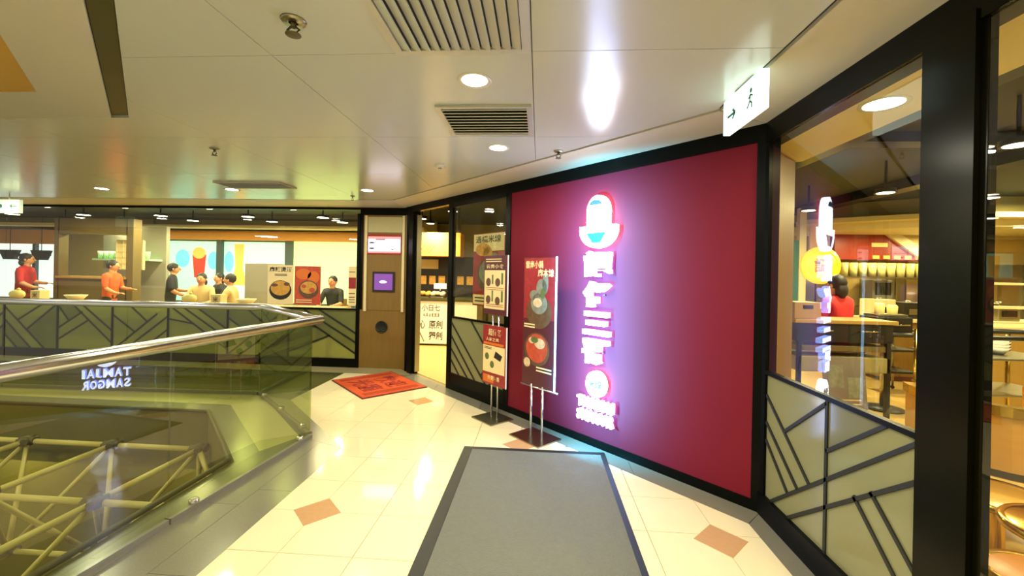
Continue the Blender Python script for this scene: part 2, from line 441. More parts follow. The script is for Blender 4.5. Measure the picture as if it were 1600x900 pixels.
# ceiling
m = MB(); m.box(-14, 1.62, -3, 6.75, 2.86, 2.9); ceil = build('ceiling', m, 'ceiling_gap', kind='structure')
xs = [-.055 + 1.27 * k for k in range(-11, 3)]; ys = [1.95 + 1.2 * k for k in range(-5, 5)]
mains = [[(1, 0, 1.08), (1, 1, 3.73), (0, 1, 5.9), (0, -1, -2.735)], [(1, 0, 1.08), (1, 1, 3.73), (0, 1, 2.735), (-1, -1, .16)]]
for x in xs:
    for y in ys:
        for cs in mains:
            q = clipall(rect(x + .002, x + 1.268, y + .002, y + 1.198), cs)
            if q: m = MB(); m.prism(q, 2.6, 2.62); build('ceiling_panel', m, 'ceiling_white', ceil)
for poly in ([(1.105, -3), (1.5, -3), (1.5, 2.88), (1.105, 2.66)], [(1.1, 2.67), (1.498, 2.885), (-2.22, 6.6), (-2.14, 5.905)], [(-14, 5.915), (-2.15, 5.915), (-2.225, 6.6), (-14, 6.6)]):
    m = MB(); m.prism(poly, 2.597, 2.62); build('ceiling_border', m, 'ceiling_band', ceil)
m = MB()
m.prism([(1.08, -3), (1.105, -3), (1.105, 2.66), (-2.14, 5.905), (-2.14, 5.88), (1.08, 2.65)], 2.616, 2.63)
build('trim_3', m, 'ceiling_gap', kind='structure')
# lowered panel over the void with a slot and a recess whose warm light is its gold colour
for cs, r in (([(1, 1, -.29), (0, 1, 2.715), (0, -1, -2.31)], None), ([(1, 1, -.29), (0, 1, 2.31), (-1, -1, .73)], None)):
    q = clipall(rect(-14, 3.5, -3, 3), cs); m = MB(); m.prism(q, 2.592, 2.615); build('ceiling_panel', m, 'ceiling_band', ceil)
q = clipall(rect(-14, 3.5, -3, 2.715), [(1, 1, -.165), (-1, -1, .285)]); m = MB()
m.prism(q, 2.612, 2.63); build('trim_4', m, 'olive_metal', kind='structure')
m = MB(); q = clipall(rect(-14, 3.5, -3, 2.31), [(1, 1, -.73)]); m.prism(q, 2.598, 2.62)
build('ceiling_recess', m, 'gold_lit', kind='structure')

# ------------------------------------------------------------------ red feature wall, frames
m = MB()
def wbox(m, x0, x1, y0, y1, d0, d1): m.box(x0, x1, y0, y1, d0, d1, WALL.M())
wbox(m, 2.36, UC - .05, .06, 2.48, -.6, 0); build('wall_right', m, 'red_wall', kind='structure')
m = MB(); wbox(m, 2.33, UC, 2.48, 2.62, -.62, .012); wbox(m, 2.36, UC, 0, .07, -.62, .012); wbox(m, UC - .055, UC, .07, 2.48, -.05, .012)
build('trim_5', m, 'black_frame', kind='structure')
m = MB(); wbox(m, UC - .045, UC - .005, .1, 2.48, -.64, -.06); build('wall_wood', m, 'wood', kind='structure')
# door opening and side glass (left of the red wall)
m = MB()
wbox(m, -.02, 2.36, 2.5, 2.62, -.06, .012); wbox(m, 1.08, 1.17, 0, 2.5, -.05, .012); wbox(m, -.03, .09, 0, 2.5, -.1, .03)
build('door_1', m, 'black_frame', kind='structure')
m = MB(); wbox(m, .1, .14, .03, 2.45, -.1, -.02); build('trim_6', m, 'brushed', kind='structure')
w1 = thing('window_1', WALL.p(1.17, 0), None, None, kind='structure')
m = MB(); wbox(m, 1.17, 2.33, .08, .22, -.04, .01); wbox(m, 1.17, 2.33, 2.45, 2.5, -.04, .01); wbox(m, 2.28, 2.36, .05, 2.5, -.04, .01); wbox(m, 1.17, 2.3, .96, .985, -.02, .01); wbox(m, 1.17, 2.36, 0, .08, -.05, .012)
build('window_frame', m, 'black_frame', w1)
m = MB(); wbox(m, 1.17, 2.28, .985, 2.45, -.014, -.004); build('glass_pane', m, 'shop_glass', w1)
leaded(w1, F(WALL.p(0, 0, -.01), WALL.ex, WALL.ey), 1.17, 2.28, .22, .96,
       [((1.62, .96), (2.28, .33)), ((1.17, .72), (1.72, .22)), ((1.17, .55), (1.56, .22)), ((1.17, .40), (1.37, .22)), ((1.17, .9), (1.93, .22)), ((1.84, .31), (2.28, .7)), ((2.0, .22), (2.28, .46))], 'frosted')
# far wooden pillar between the restaurant window and the door
m = MB(); m.box(-2.9, -2.09, 6.58, 6.68, 0, 2.48); m.box(-2.9, -2.09, 6.6, 6.68, 2.48, 2.62); pil = build('wall_pillar', m, 'wood', kind='structure')
m = MB(); m.box(-2.91, -2.06, 6.565, 6.6, 2.48, 2.62); m.box(-2.1, -1.95, 6.45, 6.62, 0, 2.62); m.box(-2.91, -2.86, 6.57, 6.6, .95, 2.48)
build('trim_7', m, 'olive_frame', kind='structure')
# far shopfront: frames, upper glass, leaded frosted dado
m = MB()
m.box(-14, -2.9, 6.57, 6.65, 2.56, 2.62); m.box(-14, -2.9, 6.56, 6.66, 0, .14); m.box(-14, -2.9, 6.575, 6.63, .925, .955); m.box(-2.96, -2.9, 6.57, 6.65, 0, 2.5)
build('trim_8', m, 'black_frame', kind='structure')
fx = [-2.96, -4.1, -5.15, -6.2, -7.2, -8.2, -9.2, -10.2, -11.2]
def herring(x0, x1, kind):
    L = lambda a, b, c, d: ((x0 + (x1 - x0) * a, .14 + .785 * b), (x0 + (x1 - x0) * c, .14 + .785 * d))
    return {0: [L(.02, 1, 1, .1), L(.22, 1, 1, .33), L(.45, 1, 1, .52), L(0, .1, .62, .47), L(.0, .72, .42, .63)],
            1: [L(0, .9, .75, 0), L(0, .62, .5, 0), L(.25, .6, .75, 1), L(.42, .4, 1, 1), L(.0, .3, .24, 0)],
            2: [L(.25, 1, 1, .15), L(0, .2, .57, .65), L(0, .45, .45, .82), L(.0, .95, .2, .62), L(.42, 1, 1, .42)],
            3: [L(0, 0, .8, .82), L(.2, 0, 1, .78), L(.4, .42, .0, .78), L(.5, 0, 1, .5), L(.62, .65, .3, 1)]}[kind]
for k in range(len(fx) - 1):
    wv = thing('window_%d' % (k + 2), (fx[k + 1], 6.6, 0), None, None, kind='structure')
    m = MB(); m.box(fx[k + 1] - .012, fx[k + 1] + .012, 6.58, 6.62, .14, .925); build('window_frame', m, 'black_frame', wv)
    leaded(wv, FAR, fx[k + 1] + .012, fx[k] - .005, .14, .925, herring(fx[k + 1], fx[k], (0, 3, 0, 3, 2, 1, 3, 1)[k]), 'frosted_far', .026)
    a, b = fx[k + 1] + .003, fx[k] - .003
    if k % 2 == 0: m = MB(); m.box(fx[min(k + 2, len(fx) - 1)] + .004, b, 6.598, 6.608, .955, 2.56); build('glass_pane', m, 'shop_glass', wv)
# right shopfront
m = MB()
def rbox(m, x0, x1, y0, y1, d0, d1): m.box(x0, x1, y0, y1, d0, d1, RG.M())
rbox(m, -.02, 4.5, 2.46, 2.62, -.1, .012)
build('trim_9', m, 'olive_frame', kind='structure')
m = MB(); rbox(m, -.02, 4.5, 0, .14, -.1, .02); rbox(m, 0, .05, .14, 2.46, -.06, .01); build('trim_10', m, 'black_frame', kind='structure')
m = MB(); rbox(m, 1.15, 1.35, 0, 2.5, -.025, .02); rbox(m, 1.352, 1.375, .14, 2.46, -.03, 0); build('wall_post', m, 'olive_frame', kind='structure')
wr = thing('window_20', (1.5, 2.3, 0), None, None, kind='structure')
m = MB(); rbox(m, .05, 1.15, .935, .96, -.025, .01); build('window_frame', m, 'black_frame', wr)
m = MB(); rbox(m, .05, 1.15, .96, 2.46, -.012, -.002); build('glass_pane', m, 'shop_glass', wr)
t = lambda Y, z: (2.88 - Y, z)
leaded(wr, F(RG.p(0, 0, -.01), RG.ex, RG.ey), .05, 1.15, .14, .935,
       [(t(2.76, .14), t(1.72, .935)), (t(2.58, .14), t(1.71, .79)), (t(2.83, .80), t(2.39, .43)), (t(2.83, .625), t(2.49, .35)), (t(2.83, .51), t(2.585, .28)),
        (t(2.62, .64), t(2.26, .92)), (t(2.26, .935), t(2.26, .14)), (t(2.26, .67), t(1.89, .935)), (t(2.07, .54), t(1.64, .14)), (t(1.97, .61), t(1.70, .36))], 'frosted', .019)
wr2 = thing('window_21', (1.5, 1.0, 0), None, None, kind='structure')
m = MB(); rbox(m, 1.375, 4.5, .14, 2.46, -.012, -.002); build('glass_pane', m, 'shop_glass', wr2)

# ================================================================== RESTAURANT SHELL
m = MB(); m.prism([(1.52, -3), (10, -3), (10, 12), (-17.5, 12), (-17.5, 6.62), (-2.1, 6.62), (1.52, 2.92)], -.3, -.004)
build('floor_shop', m, 'shop_floor', kind='structure')
m = MB(); m.prism([(1.52, -3), (10, -3), (10, 12), (-17.5, 12), (-17.5, 6.62), (-2.1, 6.62), (1.52, 2.92)], 3.0, 3.1)
build('ceiling_shop', m, 'shop_ceiling', kind='structure')
m = MB(); m.box(-17.5, 10, 12, 12.1, 0, 3.0); m.box(-17.6, -17.5, 6.6, 12, 0, 3); m.box(10, 10.1, -3, 12, 0, 3)
build('wall_back', m, 'shop_wall', kind='structure')
m = MB(); m.box(1.52, 2.0, -3, 2.2, 2.47, 3.0); m.prism([(1.52, 2.2), (2.0, 2.2), (2.0, 3.34), (1.97, 3.36), (1.52, 2.92)], 2.47, 3.0)
build('ceiling_soffit', m, 'beam_cream', kind='structure')
m = MB(); m.box(-17, -3, 7.45, 7.51, 2.7, 2.76); m.box(-17, -3, 10.6, 10.9, 2.66, 2.74)
build('trim_11', m, 'beam_cream', kind='structure')
# back windows of the far restaurant, lit by the day outside
WB = 11.5
m = MB(); m.box(-16.6, -14.25, WB + .05, WB + .1, .6, 2.2); m.box(-11.3, -11.2, WB + .05, WB + .1, .6, 2.34); sky1 = build('window_30', m, 'backlit_white', kind='structure')
m = MB(); m.box(-11.32, -7.2, WB + .05, WB + .1, .6, 2.36); build('window_31', m, 'backlit_aqua', kind='structure')
m = MB(); m.box(-7.2, -5.05, WB + .05, WB + .1, .6, 2.42); build('window_32', m, 'backlit_green', kind='structure')
m = MB()
for x, wd in ((-16.6, .1), (-15.05, .09), (-14.2, .1), (-11.35, .1), (-11.0, .14), (-9.25, .16), (-7.17, .2), (-5.05, .1)): m.box(x - wd / 2, x + wd / 2, WB - .06, WB + .04, .55, 2.42)
m.box(-16.6, -14.2, WB - .05, WB + .04, .5, .6); m.box(-11.4, -5, WB - .05, WB + .04, .5, .62)
build('trim_12', m, 'mullion', kind='structure')
m = MB(); m.box(-17, -14.1, WB - .12, WB + .04, 2.2, 2.62); m.box(-11.4, -5, WB - .12, WB + .04, 2.4, 2.66)
build('trim_13', m, 'orange_glow', kind='structure')
m = MB(); m.box(-14.2, -11.4, WB + .06, WB + .12, 0, 3); m.box(-17.5, -4.9, WB + .12, WB + .2, 0, 3); m.box(-5, -2.9, WB, WB + .1, 0, 3)
build('wall_left', m, 'shop_wall', kind='structure')

# ================================================================== SIGN ON THE RED WALL
ctr = UO.x
ux = lambda X: (X - UO.x) * math.sqrt(2)
SX = ux(.557)
sign = thing('illuminated_sign', WALL.p(SX, .2), 'tall vertical white glowing sign with bowl emblem on the red wall', 'sign')
SF = F(WALL.p(SX, 0, 0), WALL.ex, WALL.ey)
D0, DP = .02, .05
def glow_part(name, polys, d0=D0, d1=D0 + DP, material='letter_white'):
    m = MB()
    for p in polys: flat(m, SF, p, d0, d1)
    return build(name, m, material, sign)
def hollow(outer, inner):                       # ring between two outlines with equal counts
    n = len(outer); return [[outer[i], outer[(i + 1) % n], inner[(i + 1) % n], inner[i]] for i in range(n)]
head = ell(0, 2.13, .115, .145, 24)
head = [(x, y if y > 2.06 else max(y, 1.95)) for x, y in head]
glow_part('emblem_crown', [ell(0, 2.135, .12, .15, 24), rect(-.118, .118, 1.97, 2.13)])
glow_part('emblem_bowl', [ell(0, 1.975, .2, .165, 24, math.pi, 2 * math.pi), rect(-.2, -.12, 1.97, 2.01), rect(.12, .2, 1.97, 2.01)])
m = MB(); flat(m, SF, [(-.115, 1.945), (.1, 1.95), (.04, 1.855), (-.05, 1.855)], D0 + DP, D0 + DP + .004); build('emblem_mouth', m, 'icon_blue', sign)
m = MB(); flat(m, SF, ell(-.02, 2.2, .07, .045, 12, 0, math.pi), D0 + DP, D0 + DP + .004); build('emblem_cap_mark', m, 'icon_grey', sign)
for ch, y0, y1 in (('譚', 1.55, 1.785), ('仔', 1.275, 1.51), ('三', 1.025, 1.235), ('哥', .745, .985)):
    m = MB(); put_text(m, SF, ch, -.145, .145, y0, y1, D0, DP, .05, side=1); build('letter', m, ['letter_white', 'letter_side'], sign)
glow_part('round_badge', [ell(.012, .585, .105, .118, 24)])
m = MB(); put_text(m, SF, '米線', -.06, .085, .545, .63, D0 + DP, .003, .02); build('badge_lettering', m, 'icon_grey', sign)
for tx, y0, y1, xa, xb in (('TAMJAI', .355, .45, -.2, .2), ('SAMGOR', .235, .33, -.2, .2)):
    wd = [{'I': .5, 'M': 1.25, 'J': .8}.get(c, 1) for c in tx]; tot = sum(wd); acc = xa
    for c, k in zip(tx, wd):
        m = MB(); put_text(m, SF, c, acc + .005, acc + (xb - xa) * k / tot - .005, y0, y1, D0, DP, .03, side=1); build('letter', m, ['letter_white', 'letter_side'], sign); acc += (xb - xa) * k / tot
m = MB()
for y in (2.1, 1.67, 1.39, 1.13, .87, .59, .34):
    for x in (-.06, .06): m = MB(); m.tube([SF.p(x, y, 0), SF.p(x, y, D0 + .01)], .006, 6); build('stud', m, 'steel', sign)
for y in (2.05, 1.7, 1.35, 1.0, .65, .35):  # unseen spots added before the wall to imitate the sign's bloom
    l = bpy.data.lights.new('bloom_fill', 'SPOT'); l.energy = P_BLOOM; l.color = (.05, .56, 1.0); l.shadow_soft_size = 0; l.spot_size = R(150); l.spot_blend = 1
    o = bpy.data.objects.new('bloom_fill', l); o.location = SF.p(0, y, .48); COL.objects.link(o)
    o.rotation_euler = (-WALL.en).to_track_quat('-Z', 'Y').to_euler()

# ================================================================== CEILING FITTINGS
def make_downlight(loc, label, group, lamp='lamp', r=.075, power=None, col=HALL, hang=0, trim='lamp_trim'):
    t = thing('ceiling_light', loc, label, 'ceiling light', group)
    m = MB(); m.lathe([(r, 0), (r + .022, -.004), (r + .024, .004), (r + .012, .008)], loc, 20)
    if hang: m.lathe([(r + .012, .004), (r + .012, .05), (.014, .055), (.014, hang), (.001, hang)], loc, 20)
    build('trim_ring', m, trim, t)
    m = MB(); m.lathe([(.0005, -.001), (r, -.001)], loc, 20, smooth=False); m.f = [f[::-1] for f in m.f]; build('diffuser', m, lamp, t)
    return t
def lamp_at(loc, power, col, size=.15): area('downlight', (loc[0], loc[1], loc[2] - .03), size, power, col)
for (x, y), lb in (((-.37, 2.23), 'large round recessed downlight between the two air grilles'), ((-.36, 3.42), 'round recessed downlight just beyond the slatted air grille'),
                   ((-5.87, 5.2), 'leftmost small downlight in the hall ceiling before the restaurant'), ((-4.04, 5.2), 'middle small downlight in the hall ceiling before the restaurant'), ((-2.22, 5.2), 'small downlight in the hall ceiling nearest the wooden pillar')):
    make_downlight((x, y, 2.598), lb, 'hall downlights', r=.07); lamp_at((x, y, 2.59), P_HALL, HALL)
for x, y in ((-5.6, .6), (-8.2, 1.2)): area('void_fill', (x, y, 2.56), .6, 90, HALL)  # unseen area lights added overhead to brighten the void
for x, y in ((-4.5, 5.3), (-8, 5.3), (-1.2, 1.5)): area('lower_fill', (x, y, -.6), .5, 60, SHOP)  # fill lights added under the slab to lift the dark level below
for x, y in ((-.37, 1.0), (-.37, -.2), (-.37, -1.6), (.7, .4), (-7.7, 5.2), (-9.5, 5.2)): lamp_at((x, y, 2.59), P_HALL, HALL)

def grille(x0, x1, y0, y1, n, along, label, fw=.035, tilt=35):
    t = thing('air_grille', ((x0 + x1) / 2, (y0 + y1) / 2, 2.6), label, 'vent')
    m = MB(); m.box(x0 - fw, x1 + fw, y0 - fw, y0, 2.584, 2.6); m.box(x0 - fw, x1 + fw, y1, y1 + fw, 2.584, 2.6); m.box(x0 - fw, x0, y0, y1, 2.584, 2.6); m.box(x1, x1 + fw, y0, y1, 2.584, 2.6)
    build('frame', m, 'grille_metal', t)
    m = MB(); m.box(x0, x1, y0, y1, 2.5985, 2.5998); build('backing', m, 'grille_dark', t)
    for k in range(n):
        m = MB()
        if along == 'y':
            c = x0 + (x1 - x0) * (k + .5) / n; h = (x1 - x0) / n * .45
            m.box(-h, h, y0, y1, -.003, .003, Matrix.Translation((c, 0, 2.588)) @ Matrix.Rotation(R(tilt), 4, 'Y'))
        else:
            c = y0 + (y1 - y0) * (k + .5) / n; h = (y1 - y0) / n * .36
            m.box(x0, x1, -h, h, -.003, .003, Matrix.Translation((0, c, 2.588)) @ Matrix.Rotation(R(tilt), 4, 'X'))
        build('slat', m, 'grille_metal', t)
grille(-.66, -.1, 1.2, 1.9, 12, 'y', 'large metal air grille with bold slats at the top of the ceiling', .04, 22)
grille(-.64, -.1, 2.58, 3.05, 9, 'x', 'smaller air grille with fine slats beyond the large downlight', .03, 25)
grille(-3.9, -3.1, 4.75, 5.05, 6, 'x', 'far faint ceiling grille above the glass balustrade', .02, 25)

def sprinkler(x, y, label, s=1.0):
    t = thing('sprinkler_head', (x, y, 2.6), label, 'sprinkler', 'ceiling sprinklers')
    m = MB(); m.lathe([(.001, 0), (.04 * s, 0), (.036 * s, -.008), (.014 * s, -.012)], (x, y, 2.6), 16); build('escutcheon', m, 'brushed', t)
    m = MB(); m.tube([(x, y, 2.595), (x, y, 2.57)], .009 * s, 8)
    for a in (0, math.pi): m.tube([(x + .008 * math.cos(a), y, 2.575), (x + .02 * s * math.cos(a), y, 2.56), (x + .004 * math.cos(a), y, 2.54)], .004 * s, 6)
    build('body', m, 'node_brown', t)
    m = MB(); m.lathe([(.001, 2.538), (.024 * s, 2.538), (.024 * s, 2.541), (.001, 2.541)], (x, y, 0), 14)
    build('deflector', m, 'node_brown', t)
sprinkler(-1.05, 1.68, 'nearest dark sprinkler head at the top of the ceiling', 1.3)
sprinkler(-2.84, 3.44, 'small sprinkler head in the left middle of the ceiling')
sprinkler(.14, 3.51, 'sprinkler head beside the groove above the red wall')
sprinkler(-2.6, 5.6, 'farthest sprinkler head near the wooden pillar', .8)
t = thing('smoke_detector', (-.98, 3.97, 2.6), 'small white smoke detector on the ceiling left of the far grille', 'detector')
m = MB(); m.lathe([(.05, 2.6), (.05, 2.585), (.035, 2.575), (.001, 2.572)], (-.98, 3.97, 0), 18); build('housing', m, 'lamp_trim', t)
m = MB(); m.lathe([(.02, 2.575), (.018, 2.565), (.001, 2.563)], (-.98, 3.97, 0), 12); build('sensor_cap', m, 'grey_plastic', t)

# exit signs
t = thing('exit_sign', (1.09, 2.25, 2.6), 'bright white exit sign with arrow hanging by the groove above the glass', 'sign')
EX = F((1.065, 2.53, 2.395), (0, -1, 0), (0, 0, 1))
m = MB(); m.bev(0, .42, 0, .195, -.04, 0, .004, EX.M()); build('light_box', m, 'exit_white', t)
m = MB(); m.box(1.07, 1.1, 2.2, 2.4, 2.585, 2.604); build('ceiling_mount', m, 'grey_plastic', t)
m = MB(); flat(m, EX, seg((.06, .085), (.15, .085), .014), 0, .002); flat(m, EX, seg((.15, .085), (.12, .112), .014), 0, .002); flat(m, EX, seg((.15, .085), (.12, .058), .014), 0, .002); build('arrow', m, 'exit_green', t)
m = MB(); flat(m, EX, ell(.322, .128, .011, .013, 10), 0, .002)
for a, b in (((.318, .112), (.312, .078)), ((.312, .078), (.332, .062)), ((.332, .062), (.332, .036)), ((.312, .078), (.295, .055)), ((.295, .055), (.283, .05)), ((.318, .108), (.34, .096)), ((.318, .108), (.298, .092))): flat(m, EX, seg(a, b, .009), 0, .002)
build('running_figure', m, 'exit_green', t)
t = thing('exit_sign', (-7.92, 5.7, 2.6), 'small pale exit sign with left arrow hanging at the far left', 'sign')
EY = F((-8.13, 5.7, 2.33), (1, 0, 0), (0, 0, 1))
m = MB(); m.bev(0, .38, 0, .2, -.05, 0, .004, EY.M()); build('light_box', m, 'exit_dim', t)
m = MB(); flat(m, EY, seg((.24, .1), (.34, .1), .014), 0, .002); flat(m, EY, seg((.24, .1), (.265, .125), .012), 0, .002); flat(m, EY, seg((.24, .1), (.265, .075), .012), 0, .002); build('arrow', m, 'exit_green', t)
m = MB(); flat(m, EY, ell(.08, .1, .028, .03, 12), 0, .002); build('round_mark', m, 'exit_green', t)
m = MB(); m.tube([EY.p(.19, .2, -.025), EY.p(.19, .27, -.025)], .008, 8); build('hanger', m, 'steel', t)

# ================================================================== BALUSTRADE
bal = thing('glass_balustrade', (-2.15, 3.75, 0), 'glass balustrade with round steel handrail around the open void', 'balustrade')
dn = Vector((-.085, -1, 0)).normalized(); NB = Vector((-2.1, 3.75, 0)); CH = Vector((-3.45, 4.98, 0))
fend = Vector((-12, 4.7, 0))
def pane(a, b, z0=.03, z1=1.06, th=.012):
    a = Vector(a); b = Vector(b); d = (b - a).normalized(); n = Vector((-d.y, d.x, 0)) * th / 2; a = a + d * .006; b = b - d * .006
    m = MB(); m.prism([(a + n)[:2], (b + n)[:2], (b - n)[:2], (a - n)[:2]], z0, z1); build('glass_panel', m, 'rail_glass', bal)
    m = MB(); n2 = n * 4; m.prism([(a + n2)[:2], (b + n2)[:2], (b - n2)[:2], (a - n2)[:2]], .0, .035); build('base_channel', m, 'grey_granite', bal)
cuts = [0, 1.38, 2.76, 4.14, 5.5]
for a, b in zip(cuts, cuts[1:]): pane(NB + dn * a, NB + dn * b)
pane(CH, NB + Vector((-.03, .04, 0)))
fd = (fend - CH).normalized(); cuts = [.02, 1.72, 3.33, 4.95, 6.6, 8.2]
for a, b in zip(cuts, cuts[1:]): pane(CH + fd * b, CH + fd * a)
m = MB(); z = Vector((0, 0, 1.09)); m.tube([NB + dn * 6 + z, NB - dn * .12 + z], .042, 20); build('handrail', m, 'steel', bal)
m = MB(); m.tube([NB - dn * .06 + z, CH + Vector((.05, 0, 0)) + z, CH + fd * .1 + z, CH + fd * 8.4 + z], .042, 16); build('handrail', m, 'steel', bal)
for p in (NB.lerp(CH, .12), NB.lerp(CH, .5), NB.lerp(CH, .88), NB + dn * .15, NB + dn * 1.2):
    m = MB(); m.lathe([(.03, .035), (.03, .06), (.02, .068), (.001, .068)], p, 12); build('clamp', m, 'chrome', bal)

# ================================================================== SPACE FRAME IN THE VOID
sf = thing('space_frame', (-4.4, 3.1, -1.1), 'cream tubular space frame with dark ball nodes in the void below', 'frame')
gx = [-3.45, -4.4, -5.35, -6.3]; gy = [4.05, 3.05, 2.05, 1.05]; ZT, ZB = -.3, -1.1
def rod(a, b, r=.026):
    m = MB(); m.tube([a, b], r, 10); build('tube', m, 'tube_cream', sf)
def node(p):
    m = MB(); m.ball(p, .06, 2)
    for k in range(6): m.tube([p, Vector(p) + Vector((math.cos(k * 1.05), math.sin(k * 1.05), .1)) * .085], .034, 8)
    build('node', m, 'node_brown', sf)
top = {}; bot = {}
for i, x in enumerate(gx):
    for j, y in enumerate(gy):
        p = Vector((x, y, ZT)); top[i, j] = p; node(p)
for i in range(len(gx)):
    for j in range(len(gy)):
        if i < 3: rod(top[i, j], top[i + 1, j])
        if j < 3: rod(top[i, j], top[i, j + 1])
for i in range(3):
    for j in range(3):
        p = Vector((gx[i] - .475, gy[j] - .5, ZB)); bot[i, j] = p; node(p)
        for a, b in ((0, 0), (1, 0), (0, 1), (1, 1)): rod(p, top[i + a, j + b], .02)
for (i, j), p in bot.items():
    if (i + 1, j) in bot: rod(p, bot[i + 1, j], .024)
    if (i, j + 1) in bot: rod(p, bot[i, j + 1], .024)
for j in (1, 2): rod(top[0, j], Vector((-2.46, gy[j], -.3)))
rod(top[0, 0], Vector((-2.9, 3.62, -.5))); rod(top[0, 0], (-3.2, 3.9, -4.5), .02); rod(bot[2, 2], (-5.8, 1.55, -4.5), .024)

# ================================================================== MATS
t = thing('door_mat', (0, 2.2, 0), 'large grey runner mat with black rubber border on the cream tiles', 'mat')
m = MB(); m.bev(-.56, .56, .75, 3.64, .001, .013, .004); build('carpet', m, 'mat_grey', t)
m = MB()
m.bev(-.64, .60, 3.64, 3.70, .0005, .010, .003); m.bev(-.64, .60, .68, .75, .0005, .010, .003); m.bev(-.64, -.56, .75, 3.64, .0005, .010, .003); m.bev(.56, .60, .75, 3.64, .0005, .010, .003)
build('rubber_border', m, 'mat_rubber', t)
OM = F((-2.2, 5.65, 0), (.707, -.707, 0), (.707, .707, 0))
t = thing('welcome_mat', (-2.2, 5.65, 0), 'orange red entrance mat with printed characters before the open door', 'mat')
m = MB(); m.bev(-.56, .56, -.45, .45, .001, .012, .003, OM.M()); build('rubber_base', m, 'mat_edge', t)
m = MB(); m.bev(-.545, .545, -.435, .435, .006, .0145, .003, OM.M()); build('carpet', m, 'mat_orange', t)
m = MB()
for x in (-.46, -.42, -.38, .38, .42, .46): flat(m, OM, rect(x - .008, x + .008, -.38, .38), .0145, .016)
put_text(m, OM, '歡迎', -.3, .3, .02, .33, .0145, .0015, .02); put_text(m, OM, '光臨', -.3, .3, -.33, -.02, .0145, .0015, .02)
build('printed_pattern', m, 'mat_red_print', t)

# ================================================================== POSTER STANDS
def art(parent, fr, items, d=.0012):
    """flat print: (name, material, list of polygons or ('text', ...))"""
    for k, (name, mt, shapes) in enumerate(items):
        for sh in shapes:
            m = MB()
            if sh[0] == 'text': put_text(m, fr, sh[1], *sh[2:6], d=d + k * .0004, bold=.015)
            else: flat(m, fr, sh, d - .001 + k * .0004, d + k * .0004)
            build(name, m, mt, parent)
lines = lambda x0, x1, ys, h: [rect(x0, x1, y - h / 2, y + h / 2) for y in ys]
WV = WALL.ex; UP = Vector((0, 0, 1))
c = Vector((-.0, 4.0, 0))
t = thing('poster_stand', c, 'taller dark red poster stand with two noodle bowls beside the glowing sign', 'stand')
PF = F(c - WV * .215 + Vector((0, 0, .48)), WV, UP); BF = F(c, WV, WALL.en)
m = MB(); m.bev(-.2, .2, -.02, .2, .002, .016, .003, F(c + WALL.en * -.06, WV, WALL.en).M() @ Matrix.Identity(4)) if False else None
m = MB(); q = [c + WV * a + WALL.en * b for a, b in ((-.2, -.14), (.2, -.14), (.2, .17), (-.2, .17))]; m.prism([(v.x, v.y) for v in q], .001, .012); build('base_plate', m, 'brushed', t)
for s in (-.075, .075):
    m = MB(); m.tube([c + WV * s + Vector((0, 0, .01)), c + WV * s + Vector((0, 0, .5))], .011, 10); build('pole', m, 'steel', t)
m = MB(); m.tube([c + WV * -.23 + Vector((0, 0, .475)), c + WV * .26 + Vector((0, 0, .475))], .008, 8); build('crossbar', m, 'steel', t)
m = MB(); m.bev(0, .43, 0, 1.25, -.014, 0, .003, PF.M()); bd = build('poster_board', m, 'poster_dark', t)
m = MB(); flat(m, PF, rect(.43, .437, 0, 1.25), -.016, .004); build('edge_strip', m, 'paper_white', bd)
bowl = lambda x, y, r: ell(x, y, r, r * .95, 22)
art(bd, PF, [('printed_ground', 'poster_red', [rect(.01, .42, .65, 1.24)]), ('printed_bowl', 'poster_brown', [bowl(.22, .72, .17), bowl(.2, .36, .17), bowl(.07, .22, .06)]), ('printed_soup', 'food_red', [bowl(.2, .37, .145)]),
             ('printed_noodles', 'food_grey', [ell(.22, .80, .11, .1), ell(.25, .95, .07, .09), ell(.3, 1.0, .04, .1), ell(.15, .88, .06, .05)]), ('printed_meat', 'food_pale', [ell(.2, .81, .06, .045), ell(.24, .42, .07, .05), ell(.13, .44, .04, .03), ell(.07, .22, .045, .045)]),
             ('printed_herb', 'food_green', [ell(.17, .45, .05, .03), ell(.27, .9, .03, .05)]), ('printed_text', 'paper_cream', [('text', '雲南小鍋', .03, .27, 1.14, 1.215), ('text', '麻本線', .2, .41, 1.06, 1.135)] + lines(.02, .17, (.57, .595), .014) + lines(.2, .4, (.16, .19), .014))])
c = Vector((-.47, 4.46, 0))
t = thing('poster_stand', c, 'poster stand with two stacked cream menu boards near the door glass', 'stand')
m = MB(); q = [c + WV * a + WALL.en * b for a, b in ((-.17, -.15), (.17, -.15), (.17, .16), (-.17, .16))]; m.prism([(v.x, v.y) for v in q], .001, .012); build('base_plate', m, 'brushed', t)
for s in (-.05, .05):
    m = MB(); m.tube([c + WV * s + WALL.en * -.02 + Vector((0, 0, .01)), c + WV * s + WALL.en * -.02 + Vector((0, 0, 1.2))], .01, 10); build('pole', m, 'steel', t)
PA = F(c - WV * .2 + Vector((0, 0, 1.12)), WV, UP); PB = F(c - WV * .2 + Vector((0, 0, .36)), WV, UP)
m = MB(); m.bev(0, .4, 0, .64, -.008, .0, .002, PA.M()); b1 = build('poster_board', m, 'poster_dark', t)
m = MB(); flat(m, PA, rect(.4, .404, 0, .64), -.012, .004); build('edge_strip', m, 'paper_white', b1)
small = lambda pts, r: [ell(x, y, r, r * 1.1, 12) for x, y in pts]
